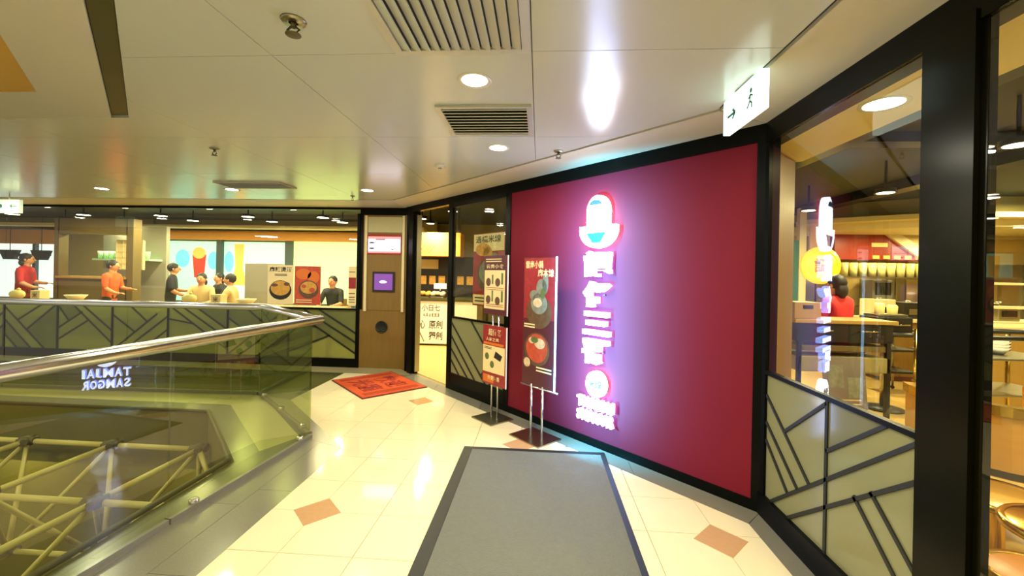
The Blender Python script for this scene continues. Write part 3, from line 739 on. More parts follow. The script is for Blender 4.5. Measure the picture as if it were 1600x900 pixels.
art(b1, PA, [('printed_paper', 'paper_cream', [rect(.01, .36, .06, .48)]), ('printed_dish', 'poster_brown', small([(.08, .35), (.24, .35), (.08, .16), (.24, .15)], .042)), ('printed_bottle', 'food_green', [rect(.14, .165, .33, .43), rect(.3, .33, .33, .45), rect(.14, .165, .14, .26), rect(.3, .33, .14, .26)]),
             ('printed_text', 'paper_cream', [('text', '云贵小食', .04, .34, .5, .545)] + lines(.03, .3, (.575, .6), .01)), ('printed_line', 'poster_red', lines(.04, .34, (.09, .11), .006) + lines(.04, .34, (.27, .29), .004))])
m = MB(); m.bev(0, .4, 0, .64, -.008, .0, .002, PB.M()); b2 = build('poster_board', m, 'poster_red', t)
m = MB(); flat(m, PB, rect(.4, .404, 0, .64), -.012, .004); build('edge_strip', m, 'paper_white', b2)
art(b2, PB, [('printed_paper', 'paper_cream', [rect(.01, .38, .13, .42)]), ('printed_band', 'poster_orange', [rect(.02, .36, .43, .455), rect(.02, .2, .02, .1)]), ('printed_dish', 'food_green', small([(.08, .3), (.17, .22)], .035)), ('printed_box', 'poster_black', [[(.2, .3), (.31, .27), (.34, .33), (.23, .37)]] + lines(.03, .16, (.385, .4), .006)),
             ('printed_text', 'paper_cream', [('text', '超值餐', .1, .32, .53, .605), ('text', '人氣之選', .06, .28, .47, .51), ('text', '外賣優惠', .1, .3, .05, .1)])])

# poster hung inside the glass beside the door
t = thing('window_poster', WALL.p(ux(-.86), 1.16, -.03), 'noodle poster inside the glass between door and red wall', 'poster')
GP = F(WALL.p(ux(-.86), 1.16, -.025), WALL.ex, WALL.ey)
m = MB(); m.bev(0, .62, 0, .9, -.006, 0, .001, GP.M()); pp = build('sheet', m, 'poster_red', t)
art(pp, GP, [('printed_sky', 'paper_cream', [rect(.01, .61, .68, .89), rect(.01, .61, .02, .14)]), ('printed_bowl', 'poster_brown', [ell(.33, .38, .25, .22)]), ('printed_noodles', 'food_grey', [ell(.33, .42, .2, .16), ell(.42, .58, .09, .08)]), ('printed_flame', 'food_gold', [ell(.2, .7, .15, .08), ell(.3, .66, .09, .07)]), ('printed_text', 'poster_black', [('text', '過橋米線', .05, .55, .78, .87)] + lines(.05, .4, (.06, .1), .015))])

# ================================================================== WOODEN PILLAR FITTINGS
t = thing('menu_screen', (-2.5, 6.58, 1.85), 'bright white menu screen high on the wooden pillar', 'screen')
MS = F((-2.79, 6.565, 1.84), (1, 0, 0), (0, 0, 1))
m = MB(); m.bev(0, .57, 0, .33, -.014, 0, .003, MS.M()); build('housing', m, 'hood_red', t)
m = MB(); flat(m, MS, rect(.02, .55, .03, .29), 0, .004); sc_ = build('display', m, 'screen_white', t)
art(sc_, F(MS.p(0, 0, .004), MS.ex, MS.ey), [('display_band', 'screen_pink', [rect(.02, .55, .25, .29), rect(.02, .55, .03, .055)]), ('display_text', 'screen_line', [rect(.14, .3, .235, .25), rect(.33, .335, .07, .23), rect(.34, .53, .15, .157), ell(.08, .1, .05, .014), ell(.08, .19, .05, .014), rect(.2, .205, .1, .2), rect(.25, .255, .1, .2), rect(.4, .44, .08, .1)])])
t = thing('order_display', (-2.5, 6.58, 1.24), 'small purple lit display in a dark frame on the wooden pillar', 'screen')
OD = F((-2.69, 6.56, 1.235), (1, 0, 0), (0, 0, 1))
m = MB(); m.bev(0, .37, 0, .33, -.018, .004, .004, OD.M()); build('frame', m, 'poster_black', t)
m = MB(); flat(m, OD, rect(.035, .335, .035, .295), .004, .007); d_ = build('display', m, 'screen_purple', t)
m = MB(); flat(m, OD, ell(.18, .165, .06, .02), .007, .009); build('glow_bar', m, 'screen_white', d_)
t = thing('round_vent', (-2.53, 6.58, .67), 'round black vent low on the wooden pillar', 'vent')
VM = Matrix.Rotation(R(90), 4, 'X')
m = MB(); m.lathe([(.1, 0), (.1, .012), (.085, .014), (.08, .006), (.0005, .006)], (-2.53, 6.58, .67), 28, VM); build('rim', m, 'black_plastic', t)
for k in range(5):
    m = MB(); h = math.sqrt(.08 ** 2 - ((k - 2) * .03) ** 2); m.box(-2.53 - h, -2.53 + h, 6.566, 6.572, .67 + (k - 2) * .03 - .006, .67 + (k - 2) * .03 + .006); build('louvre', m, 'black_plastic', t)
t = thing('pillar_panel', (-2.5, 6.58, .93), 'raised wooden panel with pale side rails on the pillar', 'panel')
m = MB(); m.box(-2.78, -2.22, 6.572, 6.581, .94, 2.2); build('board', m, 'wood', t)
m = MB(); m.box(-2.78, -2.22, 6.570, 6.581, 2.2, 2.45); build('top_board', m, 'pale_stone', t)
for x in (-2.81, -2.19): m = MB(); m.bev(x - .022, x + .022, 6.555, 6.581, .92, 2.47, .004); build('side_rail', m, 'beam_cream', t)  # LED strips, their light only put into the pale colour

# ================================================================== FAR RESTAURANT
ORD = ['first', 'second', 'third', 'fourth', 'fifth', 'sixth', 'seventh', 'eighth', 'ninth', 'tenth', 'eleventh', 'twelfth', 'thirteenth']
seen = [0, 0, 0]
lab3 = {0: 'front row round lamp under the far restaurant ceiling', 1: 'middle row round lamp under the far restaurant ceiling', 2: 'back row round lamp under the far restaurant ceiling'}
for x, y, row in ((-10.1, 7.8, 0), (-8.4, 7.8, 0), (-6.6, 7.8, 0), (-4.86, 7.8, 0), (-12.4, 9.0, 1), (-10.6, 9.0, 1), (-8.7, 9.0, 1), (-6.6, 9.0, 1), (-4.85, 9.0, 1),
                  (-12.1, 9.85, 2), (-10.5, 9.85, 2), (-8.66, 9.85, 2), (-6.6, 9.85, 2), (-4.81, 9.85, 2)):
    make_downlight((x, y, 2.75), lab3[row] + ', ' + ORD[seen[row]] + ' from left', lab3[row].replace('lamp', 'lamps'), 'lamp_shop', .12, hang=.245, trim='black_plastic')
    seen[row] += 1
    if row != 1 or x > -9: lamp_at((x, y, 2.74), P_SHOP, SHOP, .16)
for x, y, lb in ((-1.47, 6.9, 'round lamp inside the open door, nearest'), (-2.27, 7.88, 'round lamp inside the open door, by the wooden header'), (-2.3, 8.6, 'round lamp inside the open door, farthest')):
    make_downlight((x, y, 2.6), lb, 'lamps inside the door', 'lamp_shop', .075, hang=.395, trim='black_plastic'); lamp_at((x, y, 2.59), P_SHOP * 1.3, SHOP, .15)
# partition with a pass-through and shelf of cups
t = thing('glass_partition', (-10.25, 9.0, 0), 'framed service partition with shelf left of the bright windows', 'partition')
m = MB(); m.box(-11.2, -11.08, 8.9, 9.1, 0, 2.66); m.box(-9.42, -9.25, 8.9, 9.1, 0, 2.66); m.box(-11.1, -9.4, 8.9, 9.1, 2.3, 2.66); build('frame', m, 'wood_dark', t)
m = MB(); m.box(-11.1, -9.4, 9.9, 10.0, 0, 2.6); build('back_board', m, 'grey_plastic', t)
m = MB(); m.box(-11.1, -9.4, 8.85, 9.2, 1.28, 1.33); build('counter_board', m, 'wood_warm', t)
m = MB(); m.box(-11.1, -9.4, 8.9, 9.1, 0, 1.28); build('lower_panel', m, 'wood_dark', t)
m = MB(); m.box(-11.0, -9.5, 9.55, 9.9, 1.72, 1.76); build('shelf', m, 'mint', t)
m = MB(); m.box(-10.2, -9.5, 9.4, 9.44, 1.5, 2.2)
for k in range(5): m.box(-10.2 + k * .17, -10.185 + k * .17, 9.385, 9.4, 1.5, 2.2)
for k in range(6): m.box(-10.2, -9.5, 9.385, 9.4, 1.5 + k * .14, 1.515 + k * .14)
build('lattice', m, 'beam_cream', t)
proto = None
for k in range(10):
    x = -10.95 + k * .14; lb = 'mint green cup on the partition shelf, %s from the left' % ORD[k]
    if proto is None:
        proto = build('cup', MB().lathe([(.0005, 1.76), (.038, 1.76), (.055, 1.95), (.05, 1.95), (.034, 1.77), (.0005, 1.77)], (0, 0, 0), 12), 'mint', None, lb, 'cup', 'mint cups on the partition shelf'); o = proto
    else: o = proto.copy(); COL.objects.link(o)
    o.location = (x, 9.7, 0); o['label'] = lb
# posters on the far glass
def far_poster(x0, x1, z0, z1, label, base, items):
    t = thing('window_poster', ((x0 + x1) / 2, 6.57, z0), label, 'poster')
    fr = F((x0, 6.572, z0), (1, 0, 0), (0, 0, 1)); m = MB(); flat(m, fr, rect(0, x1 - x0, 0, z1 - z0), -.004, 0); s = build('sheet', m, base, t); art(s, fr, items)
far_poster(-4.46, -4.02, 1.0, 1.64, 'cream noodle bowl poster on the far glass, left of the orange one', 'paper_cream',
           [('printed_bowl', 'poster_black', [ell(.22, .23, .19, .16)]), ('printed_noodles', 'food_gold', [ell(.22, .26, .165, .12)]), ('printed_meat', 'poster_brown', [ell(.12, .31, .06, .025), ell(.33, .33, .05, .03)]), ('printed_text', 'poster_black', [('text', '麻辣燙酒', .03, .41, .53, .61)] + lines(.12, .33, (.47, .49), .01))])
far_poster(-4.0, -3.56, 1.0, 1.63, 'orange red noodle poster on the far glass', 'food_red',
           [('printed_flame', 'poster_orange', [ell(.15, .5, .13, .09), ell(.32, .45, .1, .1)]), ('printed_bowl', 'poster_brown', [ell(.24, .25, .17, .15)]), ('printed_noodles', 'food_gold', [ell(.24, .28, .14, .1)]), ('printed_meat', 'food_red', [ell(.3, .24, .05, .04), ell(.16, .3, .04, .03)]), ('printed_text', 'paper_cream', lines(.03, .3, (.04, .075), .014))])
far_poster(-3.09, -2.965, 1.0, 1.64, 'narrow cream and red notice at the right end of the far glass', 'paper_cream', [('printed_band', 'poster_red', [rect(0, .125, .28, .46)]), ('printed_line', 'poster_brown', lines(.01, .11, (.06, .1, .14, .2, .55), .012))])
# drink decals on the bright back window
m = MB(); WF = F((0, WB + .045, 0), (1, 0, 0), (0, 0, 1))
t = thing('window_decal', (-9.94, WB + .05, 1.3), 'large red and orange drink cup picture on the back window', 'decal')
m = MB(); flat(m, WF, [(-10.15, 1.98), (-9.72, 1.98), (-9.78, 1.3), (-10.08, 1.3)], -.004, 0); build('cup_picture', m, 'cup_red', t)
m = MB(); flat(m, WF, ell(-9.94, 2.02, .2, .17), 0, .003); build('foam_picture', m, 'cup_orange', t)
t = thing('window_decal', (-8.72, WB + .05, 1.2), 'tall pale orange bottle picture on the back window', 'decal')
m = MB(); flat(m, WF, [(-8.86, 2.3), (-8.56, 2.3), (-8.6, 1.6), (-8.45, 1.1), (-8.95, 1.1), (-8.82, 1.6)], -.004, .0); build('bottle_picture', m, 'cup_orange', t)
t = thing('window_decal', (-9.6, WB + .05, 1.5), 'cyan glow patches around the drink pictures', 'decal')
for p in (ell(-10.45, 1.85, .22, .26), ell(-9.5, 1.8, .17, .26), ell(-9.02, 1.78, .14, .3)): m = MB(); flat(m, WF, p, -.008, -.004); build('patch', m, 'backlit_cyan', t)
# tall grey hall board right of the windows' seats
t = thing('notice_board', (-6.3, 9.0, 0), 'grey standing board with small yellow sign behind the cream poster', 'board')
m = MB(); m.bev(-6.62, -5.75, 8.96, 9.04, 0, 1.7, .006); build('board', m, 'grey_plastic', t)
m = MB(); m.box(-5.98, -5.8, 8.945, 8.96, 1.35, 1.55); build('sign_plate', m, 'cup_cream', t)
m = MB(); put_text(m, F((-5.89, 8.944, 1.45), (1, 0, 0), (0, 0, 1)), 'T', -.07, .05, -.06, .06, .001, .001, .02); build('lettering', m, 'poster_black', t)
m = MB(); m.box(-6.02, -5.8, 8.945, 8.96, 0.95, 1.22); build('menu_pocket', m, 'paper_cream', t)
# black garland hanging before the leftmost bright window
t = thing('hanging_ornament', (-15.2, 11.2, 2.0), 'black scrolled hanging ornament before the leftmost bright window', 'ornament')
m = MB()
for x in (-15.55, -14.55):
    m.prism([(x - .3, 2.0), (x + .3, 2.0), (x + .16, 1.72), (x - .16, 1.72)], -.05, .05, F((0, 11.25, 0), (1, 0, 0), (0, 0, 1)).M())
build('shade', m, 'black_plastic', t)
m = MB()
for x in (-16.2, -15.1, -14.9): m.tube([(x + .22 * math.cos(a), 11.25, 1.78 + .1 * math.sin(a)) for a in [k * .5 for k in range(13)]], .018, 6)
m.tube([(-16.4, 11.25, 1.9), (-14.25, 11.25, 1.86)], .018, 6)
for x in (-15.55, -14.55): m.tube([(x, 11.25, 2.0), (x, 11.25, 3.0)], .01, 6)
build('scroll', m, 'black_plastic', t)

# people ------------------------------------------------------------
def person(loc, rz, label, shirt, pose='stand', hairlen=0, s=1.0, turn=0, group=None, seat=.46):
    root = thing('person', loc, label, 'person', group, rz=R(rz)); root.scale = (s, s, s)
    V = Vector
    if pose == 'stand':
        pz = .92; hip = V((0, 0, pz)); fl = {1: (V((.1, .02, .5)), V((.1, -.01, .08)), V((.1, .13, .04))), -1: (V((-.1, .02, .5)), V((-.1, -.01, .08)), V((-.1, .13, .04)))}
    else:
        pz = seat + .1; hip = V((0, 0, pz)); fl = {1: (V((.12, .42, pz)), V((.12, .44, .09)), V((.12, .56, .04))), -1: (V((-.12, .42, pz)), V((-.12, .44, .09)), V((-.12, .56, .04)))}
    lean = .04 if pose == 'stand' else .08
    ch = hip + V((0, lean * .6, .36)); nk = hip + V((0, lean, .53)); hd = nk + V((0, .02, .09)); ht = nk + V((0, .03, .2))
    verts = [hip, hip + V((0, lean * .2, .17)), ch, nk, hd, ht]; rad = [(.155, .115), (.15, .11), (.175, .12), (.055, .055), (.078, .092), (.07, .085)]
    edges = [(0, 1), (1, 2), (2, 3), (3, 4), (4, 5)]; kinds = ['s', 's', 's', 'k', 'k']; hands = []
    for sd in (1, -1):
        b = len(verts); sh = hip + V((.185 * sd, lean * .8, .455))
        el = sh + V((.06 * sd, .03 if pose == 'stand' else .12, -.27)); wr_ = el + V((-.05 * sd, .17, -.1 if sd > 0 else -.02)); pm = wr_ + V((-.01 * sd, .07, 0))
        verts += [sh, el, wr_, pm]; rad += [(.075, .075), (.054, .054), (.034, .034), (.034, .024)]
        edges += [(2, b), (b, b + 1), (b + 1, b + 2), (b + 2, b + 3)]; kinds += ['s', 's', 'k', 'k']; hands.append((pm, sd))
        b = len(verts); kn, an, to = fl[sd]; hj = hip + V((.09 * sd, 0, -.03))
        verts += [hj, kn, an, to]; rad += [(.092, .092), (.062, .062), (.042, .042), (.04, .035)]
        edges += [(0, b), (b, b + 1), (b + 1, b + 2), (b + 2, b + 3)]; kinds += ['t', 't', 't', 't']
    me = bpy.data.meshes.new('body'); me.from_pydata([tuple(v) for v in verts], edges, [])
    o = bpy.data.objects.new('body', me); COL.objects.link(o)
    sk = o.modifiers.new('skin', 'SKIN'); sk.use_smooth_shade = True
    for i, sv in enumerate(me.skin_vertices[0].data): sv.radius = rad[i]; sv.use_root = (i == 0)
    su = o.modifiers.new('sub', 'SUBSURF'); su.levels = 1; su.render_levels = 1
    em = bpy.data.meshes.new_from_object(o.evaluated_get(bpy.context.evaluated_depsgraph_get()))
    COL.objects.unlink(o); bpy.data.objects.remove(o)
    mb = MB(); vs = [v.co.copy() for v in em.vertices]
    def near(c):
        bd, bk = 9, 's'
        for (i, j), k in zip(edges, kinds):
            a, b = verts[i], verts[j]; d = b - a; tt = max(0, min(1, (c - a).dot(d) / d.length_squared)); q = (c - a - d * tt).length / (rad[i][0] * (1 - tt) + rad[j][0] * tt)
            if q < bd: bd, bk = q, k
        return bk
    idx = {'s': 1, 'k': 0, 't': 2}
    for p in em.polygons:
        mb.mi = idx[near(p.center)]; mb.add([vs[i] for i in p.vertices], [list(range(len(p.vertices)))], True)
    bpy.data.meshes.remove(em)
    mb.mi = 0
    for pm, sd in hands:
        for k, ln in enumerate((.062, .075, .08, .07)):
            x = (k - 1.5) * .017 * sd; a = pm + V((x, .02, 0)); mb.tube([a, a + V((0, ln * .55, -.004)), a + V((0, ln, -.022))], [.0095, .009, .007], 6)
        a = pm + V((-.028 * sd, -.02, .004)); mb.tube([a, a + V((-.022 * sd, .03, 0)), a + V((-.024 * sd, .06, -.008))], [.011, .01, .008], 6)
    T = Matrix.Translation(hd) @ Matrix.Rotation(R(turn), 4, 'Z')
    mb.ball((0, 0, 0), .105, 2, (.78, .95, 1.12), T @ Matrix.Translation((0, .005, .045)))
    mb.ball((0, 0, 0), .022, 1, (.7, 1, 1.2), T @ Matrix.Translation((0, .11, .035)))
    for sd in (1, -1): mb.ball((0, 0, 0), .028, 1, (.4, .8, 1.2), T @ Matrix.Translation((.084 * sd, -.005, .04)))
    W = wm(root)
    mb.v = [W @ v for v in mb.v]
    bm_ = bmesh.new()
    body = build('body', mb, ['skin', shirt, 'trousers'], root)
    bm_.from_mesh(body.data); bmesh.ops.remove_doubles(bm_, verts=bm_.verts, dist=.0004); bm_.to_mesh(body.data); bm_.free()
    m = MB()
    for sd in (1, -1): m.ball((0, 0, 0), .011, 1, (1, .6, .8), W @ T @ Matrix.Translation((.033 * sd, .1, .062)))
    build('eyes', m, 'eye', root)
    m = MB(); m.ball((0, 0, 0), .013, 1, (1.8, .5, .5), W @ T @ Matrix.Translation((0, .102, -.012))); build('mouth', m, 'cup_red', root)
    m = MB(); m.ball((0, 0, 0), .115, 2, (.84, .96, 1.0), W @ T @ Matrix.Translation((0, -.022, .078)))
    if hairlen: m.ball((0, 0, 0), .1, 2, (.9, .6, 1.3 * hairlen), W @ T @ Matrix.Translation((0, -.075, -.02)))
    build('hair', m, 'hair', root)
    return root
person((-11.55, 8.6, 0), -60, 'person in a red shirt with dark hair standing at the far left', 'shirt_red', s=1.06, hairlen=.6)
person((-9.3, 8.45, 0), -75, 'person in an orange shirt standing before the service partition', 'shirt_orange', s=.99)
person((-8.05, 8.6, 0), -55, 'person in black standing before the aqua window', 'shirt_black', s=.97)
person((-7.38, 8.7, 0), 200, 'person seated below the red cup picture with dark hair', 'shirt_cream', 'sit', hairlen=.8, seat=.56)
person((-7.8, 9.8, 0), 160, 'person seated in dark clothes left of the grey board', 'shirt_black', 'sit', hairlen=.6, seat=.56)
person((-6.5, 8.5, 0), 110, 'person seated in a cream top next to the grey board', 'shirt_cream', 'sit', seat=.56)
person((-4.55, 9.0, 0), 180, 'person in a dark jacket seated facing the far glass by the right end', 'shirt_black', 'sit', seat=.56)
# chairs and tables of the far restaurant
def make_chair(loc, rz, label, group):
    t = thing('dining_chair', loc, label, 'chair', group, rz=R(rz)); W = wm(t)
    m = MB(); m.bev(-.21, .21, -.21, .21, .53, .56, .008, W); build('seat', m, 'seat_orange', t)
    m = MB(); m.bev(-.2, .2, -.22, -.19, .7, .94, .008, W); build('backrest', m, 'wood_warm', t)
    for x in (-.18, .18):
        m = MB(); m.tube([W @ Vector((x, -.2, 0)), W @ Vector((x, -.2, .55)), W @ Vector((x, -.21, .93))], .014, 8); build('leg', m, 'black_plastic', t)
        m = MB(); m.tube([W @ Vector((x, .18, 0)), W @ Vector((x, .18, .54))], .014, 8); build('leg', m, 'black_plastic', t)
    return t
c0 = make_chair((-7.38, 8.7, 0), 200, 'wooden chair below the person under the cup picture', 'dining chairs of the far restaurant')
for x, y, rz, lb in ((-7.8, 9.8, 160, 'wooden chair of the person in dark clothes left of the grey board'), (-6.5, 8.5, 110, 'wooden chair of the cream topped person by the grey board'), (-4.55, 9.0, 180, 'wooden chair of the dark jacketed person by the right end')): dup(c0, (x, y, 0), lb, R(rz))
def make_table(loc, label, group, wd=.7, h=.74):
    t = thing('dining_table', loc, label, 'table', group); x, y = loc[0], loc[1]
    m = MB(); m.bev(x - wd / 2, x + wd / 2, y - .35, y + .35, h - .03, h, .006); build('tabletop', m, 'wood_warm', t)
    m = MB(); m.tube([(x, y, .02), (x, y, h - .03)], .03, 10); build('pedestal', m, 'black_plastic', t)
    m = MB(); m.lathe([(.0005, .0), (.22, 0), (.22, .015), (.05, .03), (.0005, .03)], (x, y, 0), 20); build('base', m, 'black_plastic', t)
    return t
t0 = make_table((-4.55, 8.05, 0), 'small wooden table before the dark jacketed person', 'tables of the far restaurant')
dup(t0, (-7.5, 7.6, 0), 'small wooden table before the person under the cup picture')
dup(t0, (-10.3, 8.0, 0), 'small wooden table before the service partition')
# table clutter just above the dado
def clutter(x, y, z, kind, label):
    t = thing({'bag': 'white_bag', 'box': 'condiment_box', 'bowl': 'serving_bowl'}[kind], (x, y, z), label, {'bag': 'bag', 'box': 'box', 'bowl': 'bowl'}[kind])
    if kind == 'bag':
        m = MB(); m.ball((x, y, z + .085), .11, 2, (1.2, .8, .78)); build('body', m, 'cup_cream', t)
        m = MB(); m.ball((x + .03, y, z + .175), .035, 1, (1, .8, .8)); build('tied_top', m, 'cup_cream', t)
    elif kind == 'box':
        m = MB(); m.bev(x - .09, x + .09, y - .08, y + .08, z, z + .17, .006); build('body', m, 'paper_cream', t)
        m = MB(); put_text(m, F((x, y - .081, z + .085), (1, 0, 0), (0, 0, 1)), '米', -.05, .05, -.05, .05, .001, .001, .02); build('lettering', m, 'poster_brown', t)
    else:
        m = MB(); m.lathe([(.0005, z), (.08, z), (.16, z + .1), (.155, z + .1), (.07, z + .012), (.0005, z + .012)], (x, y, 0), 18); build('bowl', m, 'paper_cream', t)
t = thing('window_counter', (-8, 7.0, 0), 'long wooden eating counter running behind the far glass', 'counter')
m = MB(); m.bev(-13.5, -3.3, 6.75, 7.15, .9, .94, .006); build('counter_top', m, 'wood_warm', t)
for x in (-13, -11, -9, -7, -5, -3.6): m = MB(); m.bev(x - .03, x + .03, 6.9, 7.0, 0, .9, .004); build('leg', m, 'black_plastic', t)
clutter(-9.45, 6.95, .94, 'bag', 'pale rounded bag on the window counter left of the orange shirt')
clutter(-6.15, 6.95, .94, 'bag', 'pale rounded bag on the window counter under the cup picture')
clutter(-9.0, 6.95, .94, 'box', 'small boxed condiments beside the pale bag by the orange shirt')
clutter(-5.6, 6.95, .94, 'box', 'small boxed condiments right of the bag under the cup picture')
clutter(-10.3, 6.95, .94, 'bowl', 'cream bowl on the window counter below the partition')
clutter(-8.3, 6.95, .94, 'bowl', 'cream bowl on the window counter before the person in black')
clutter(-5.1, 6.95, .94, 'bowl', 'cream bowl on the window counter left of the grey board')

# ---- inside the open door
t = thing('entrance_counter', (-2.3, 8.9, 0), 'counter with a lit printed front inside the open door', 'counter')
m = MB(); m.box(-3.2, -1.2, 8.86, 9.5, .02, .98); build('body', m, 'wood_dark', t)
m = MB(); m.box(-3.25, -1.15, 8.8, 9.55, .98, 1.03); build('counter_top', m, 'dark_granite', t)
EC = F((-2.62, 8.855, .02), (1, 0, 0), (0, 0, 1))
m = MB(); flat(m, EC, rect(0, 1.3, .02, .94), -.004, 0); fp = build('front_print', m, 'paper_white', t)
art(fp, EC, [('printed_text', 'poster_black', [('text', '原創', .26, .56, .34, .52), ('text', '獨創', .26, .56, .1, .28), ('text', '心', .06, .18, .34, .52)]), ('printed_line', 'poster_brown', [('text', '小日七', .1, .5, .72, .86), ('text', '山田', .14, .48, .6, .68), seg((.02, .34), (.16, .06), .02)])])
t = thing('wooden_header', (-2.25, 8.9, 1.92), 'orange lit wooden header box with chevron lines inside the door', 'panel')
m = MB(); m.bev(-2.75, -1.7, 8.85, 9.3, 1.93, 2.44, .006); build('box', m, 'orange_glow', t)
m = MB()
for k in range(4): m.box(-2.55 + k * .07, -2.53 + k * .07, 8.845, 8.85, 1.98, 2.2, Matrix.Translation((-2.55 + k * .07, 0, 2.08)) @ Matrix.Rotation(R(38), 4, 'Y') @ Matrix.Translation((2.55 - k * .07, 0, -2.08)))
build('chevron_line', m, 'wood_dark', t)
m = MB(); m.box(-2.7, -2.66, 9.0, 9.1, 2.44, 3); m.box(-1.8, -1.76, 9.0, 9.1, 2.44, 3); build('hanger', m, 'black_plastic', t)
t = thing('back_cabinet', (-2.2, 9.6, 0), 'dark display cabinet with pale box behind the entrance counter', 'cabinet')
m = MB(); m.box(-3.2, -1.2, 9.58, 9.9, 0, 1.95); build('body', m, 'poster_black', t)
m = MB(); m.box(-2.75, -2.35, 9.55, 9.58, 1.66, 1.88); build('pale_panel', m, 'shop_wall_tan', t)
m = MB()
for k in range(7): m.box(-3.0 + k * .22, -2.85 + k * .22, 9.56, 9.58, 1.3, 1.5)
build('menu_tile', m, 'food_gold', t)
for x, z_, lb in ((-2.52, 1.03, 'golden bread heap on the entrance counter, left'), (-2.2, 1.03, 'pale bread heap on the entrance counter, right')):
    t = thing('bread_tray', (x, 9.0, z_), lb, 'food'); m = MB(); m.bev(x - .15, x + .15, 8.86, 9.14, z_, z_ + .02, .003); build('tray', m, 'brushed', t)
    for k in range(6): m = MB(); m.ball((x - .1 + (k % 3) * .1, 8.94 + (k // 3) * .1, z_ + .07 + .02 * (k % 2)), .062, 2, (1, 1, .8)); build('bun', m, 'food_gold' if x < -2.4 else 'food_pale', t)
t = thing('price_card', (-2.15, 9.02, 1.2), 'white price card above the bread on the entrance counter', 'card')
m = MB(); m.box(-2.3, -2.02, 8.99, 9.0, 1.22, 1.34); build('card', m, 'paper_white', t)
m = MB(); m.tube([(-2.16, 9.005, 1.05), (-2.16, 9.005, 1.22)], .006, 6); build('stem', m, 'steel', t)

# ================================================================== RIGHT RESTAURANT
for x, y, z_, lb in ((1.75, 2.26, 2.468, 'large lamp in the cream soffit just inside the right glass'), (4.1, 5.24, 2.62, 'round lamp above the kitchen, right of the glass sign reflection'), (4.06, 6.6, 2.62, 'round lamp above the yellow sign'), (5.9, 8.0, 2.62, 'round lamp before the red kitchen hood'), (3.63, 3.42, 2.62, 'round lamp at the right edge of the view')):
    make_downlight((x, y, z_), lb, 'lamps of the right restaurant', 'lamp_shop', .085, hang=0 if z_ < 2.5 else .38, trim='lamp_trim' if z_ < 2.5 else 'black_plastic'); lamp_at((x, y, z_ - .01), P_SHOP * (.3 if z_ < 2.5 else 1.5), SHOP)
for x, y in ((6.3, 8.0), (7.6, 8.2)): lamp_at((x, y, 2.48), P_SHOP * .8, SHOP)  # fill added under the canopy to brighten the dim hood, no fitting
for x, y in ((6.5, 4.5), (3.5, 1.2), (5.5, 1.5), (7.5, 6.5), (2.6, 7.6)): lamp_at((x, y, 2.9), P_SHOP * 1.5, SHOP, .3)
m = MB(); m.box(2.6, 2.9, 2.2, 11, 2.82, 3.0); m.box(5.0, 5.25, 1, 9, 2.86, 3.0); m.box(2.0, 9.5, 4.2, 4.4, 2.9, 3.0)
build('ceiling_beam', m, 'olive_frame', kind='structure')
KY = 9.0
m = MB(); m.box(4.0, 10, KY + .3, KY + .4, 0, 3.0); build('wall_kitchen', m, 'shop_wall_tan', kind='structure')
t = thing('kitchen_canopy', (7.5, 8.0, 2.6), 'cream stepped bulkhead over the kitchen', 'canopy')
m = MB(); m.prism([(4.9, 8.2), (6.6, 7.0), (9.5, 7.0), (9.5, 7.3), (6.7, 7.3), (5.0, 8.5)], 2.62, 2.7); build('upper_step', m, 'beam_cream', t)
m = MB(); m.prism([(5.1, 8.4), (6.7, 7.25), (9.5, 7.25), (9.5, 9.2), (5.1, 9.2)], 2.5, 2.62); build('lower_step', m, 'beam_cream', t)
m = MB(); m.prism([(5.1, 8.4), (6.7, 7.25), (9.5, 7.25), (9.5, 9.2), (5.1, 9.2)], 2.7, 2.99); build('top_box', m, 'shop_wall', t)
t = thing('kitchen_hood', (6.8, 8.9, 1.95), 'red tiled kitchen hood with cream sloping side', 'hood')
HF = F((0, 8.75, 0), (1, 0, 0), (0, 0, 1))
m = MB(); flat(m, HF, [(5.9, 2.5), (7.0, 2.5), (7.6, 2.0), (5.9, 2.0)], -.3, 0); build('red_front', m, 'hood_red', t)
m = MB(); flat(m, HF, [(6.85, 2.5), (7.12, 2.5), (7.95, 1.95), (7.6, 1.95)], -.3, .06); build('sloping_side', m, 'beam_cream', t)
m = MB(); flat(m, HF, [(7.12, 2.5), (9.5, 2.5), (9.5, 1.95), (7.95, 1.95)], -.3, .02); build('side_panel', m, 'shop_wall_tan', t)
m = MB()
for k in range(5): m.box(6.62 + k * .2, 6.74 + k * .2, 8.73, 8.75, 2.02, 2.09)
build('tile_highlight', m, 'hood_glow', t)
m = MB(); m.box(6.6, 6.9, 8.74, 8.75, 2.26, 2.34); build('label_plate', m, 'cup_cream', t)
t = thing('rail_shelf', (6.8, 8.6, 1.66), 'steel rail shelf carrying the row of cream cups', 'shelf')
m = MB(); m.box(5.9, 8.2, 8.45, 8.75, 1.64, 1.66); build('shelf', m, 'brushed', t)
m = MB()
for x in (5.95, 7.05, 8.15): m.box(x - .015, x + .015, 8.7, 8.73, 1.0, 1.64)
build('upright', m, 'brushed', t)
proto = None
for k in range(13):
    if proto is None:
        proto = build('cup', MB().lathe([(.0005, 0), (.06, 0), (.075, .27), (.07, .27), (.056, .01), (.0005, .01)], (0, 0, 0), 14), 'cup_cream', None, 'tall cream cup in the row under the kitchen hood', 'cup', 'cream cups under the hood'); o = proto
    else: o = proto.copy(); COL.objects.link(o)
    o.location = (5.98 + k * .175, 8.6, 1.66); o['label'] = 'tall cream cup under the kitchen hood, %s from the left' % ORD[k]
t = thing('kitchen_pass', (6.9, 9.1, 0), 'steel kitchen pass with grey panels behind the counter', 'kitchen')
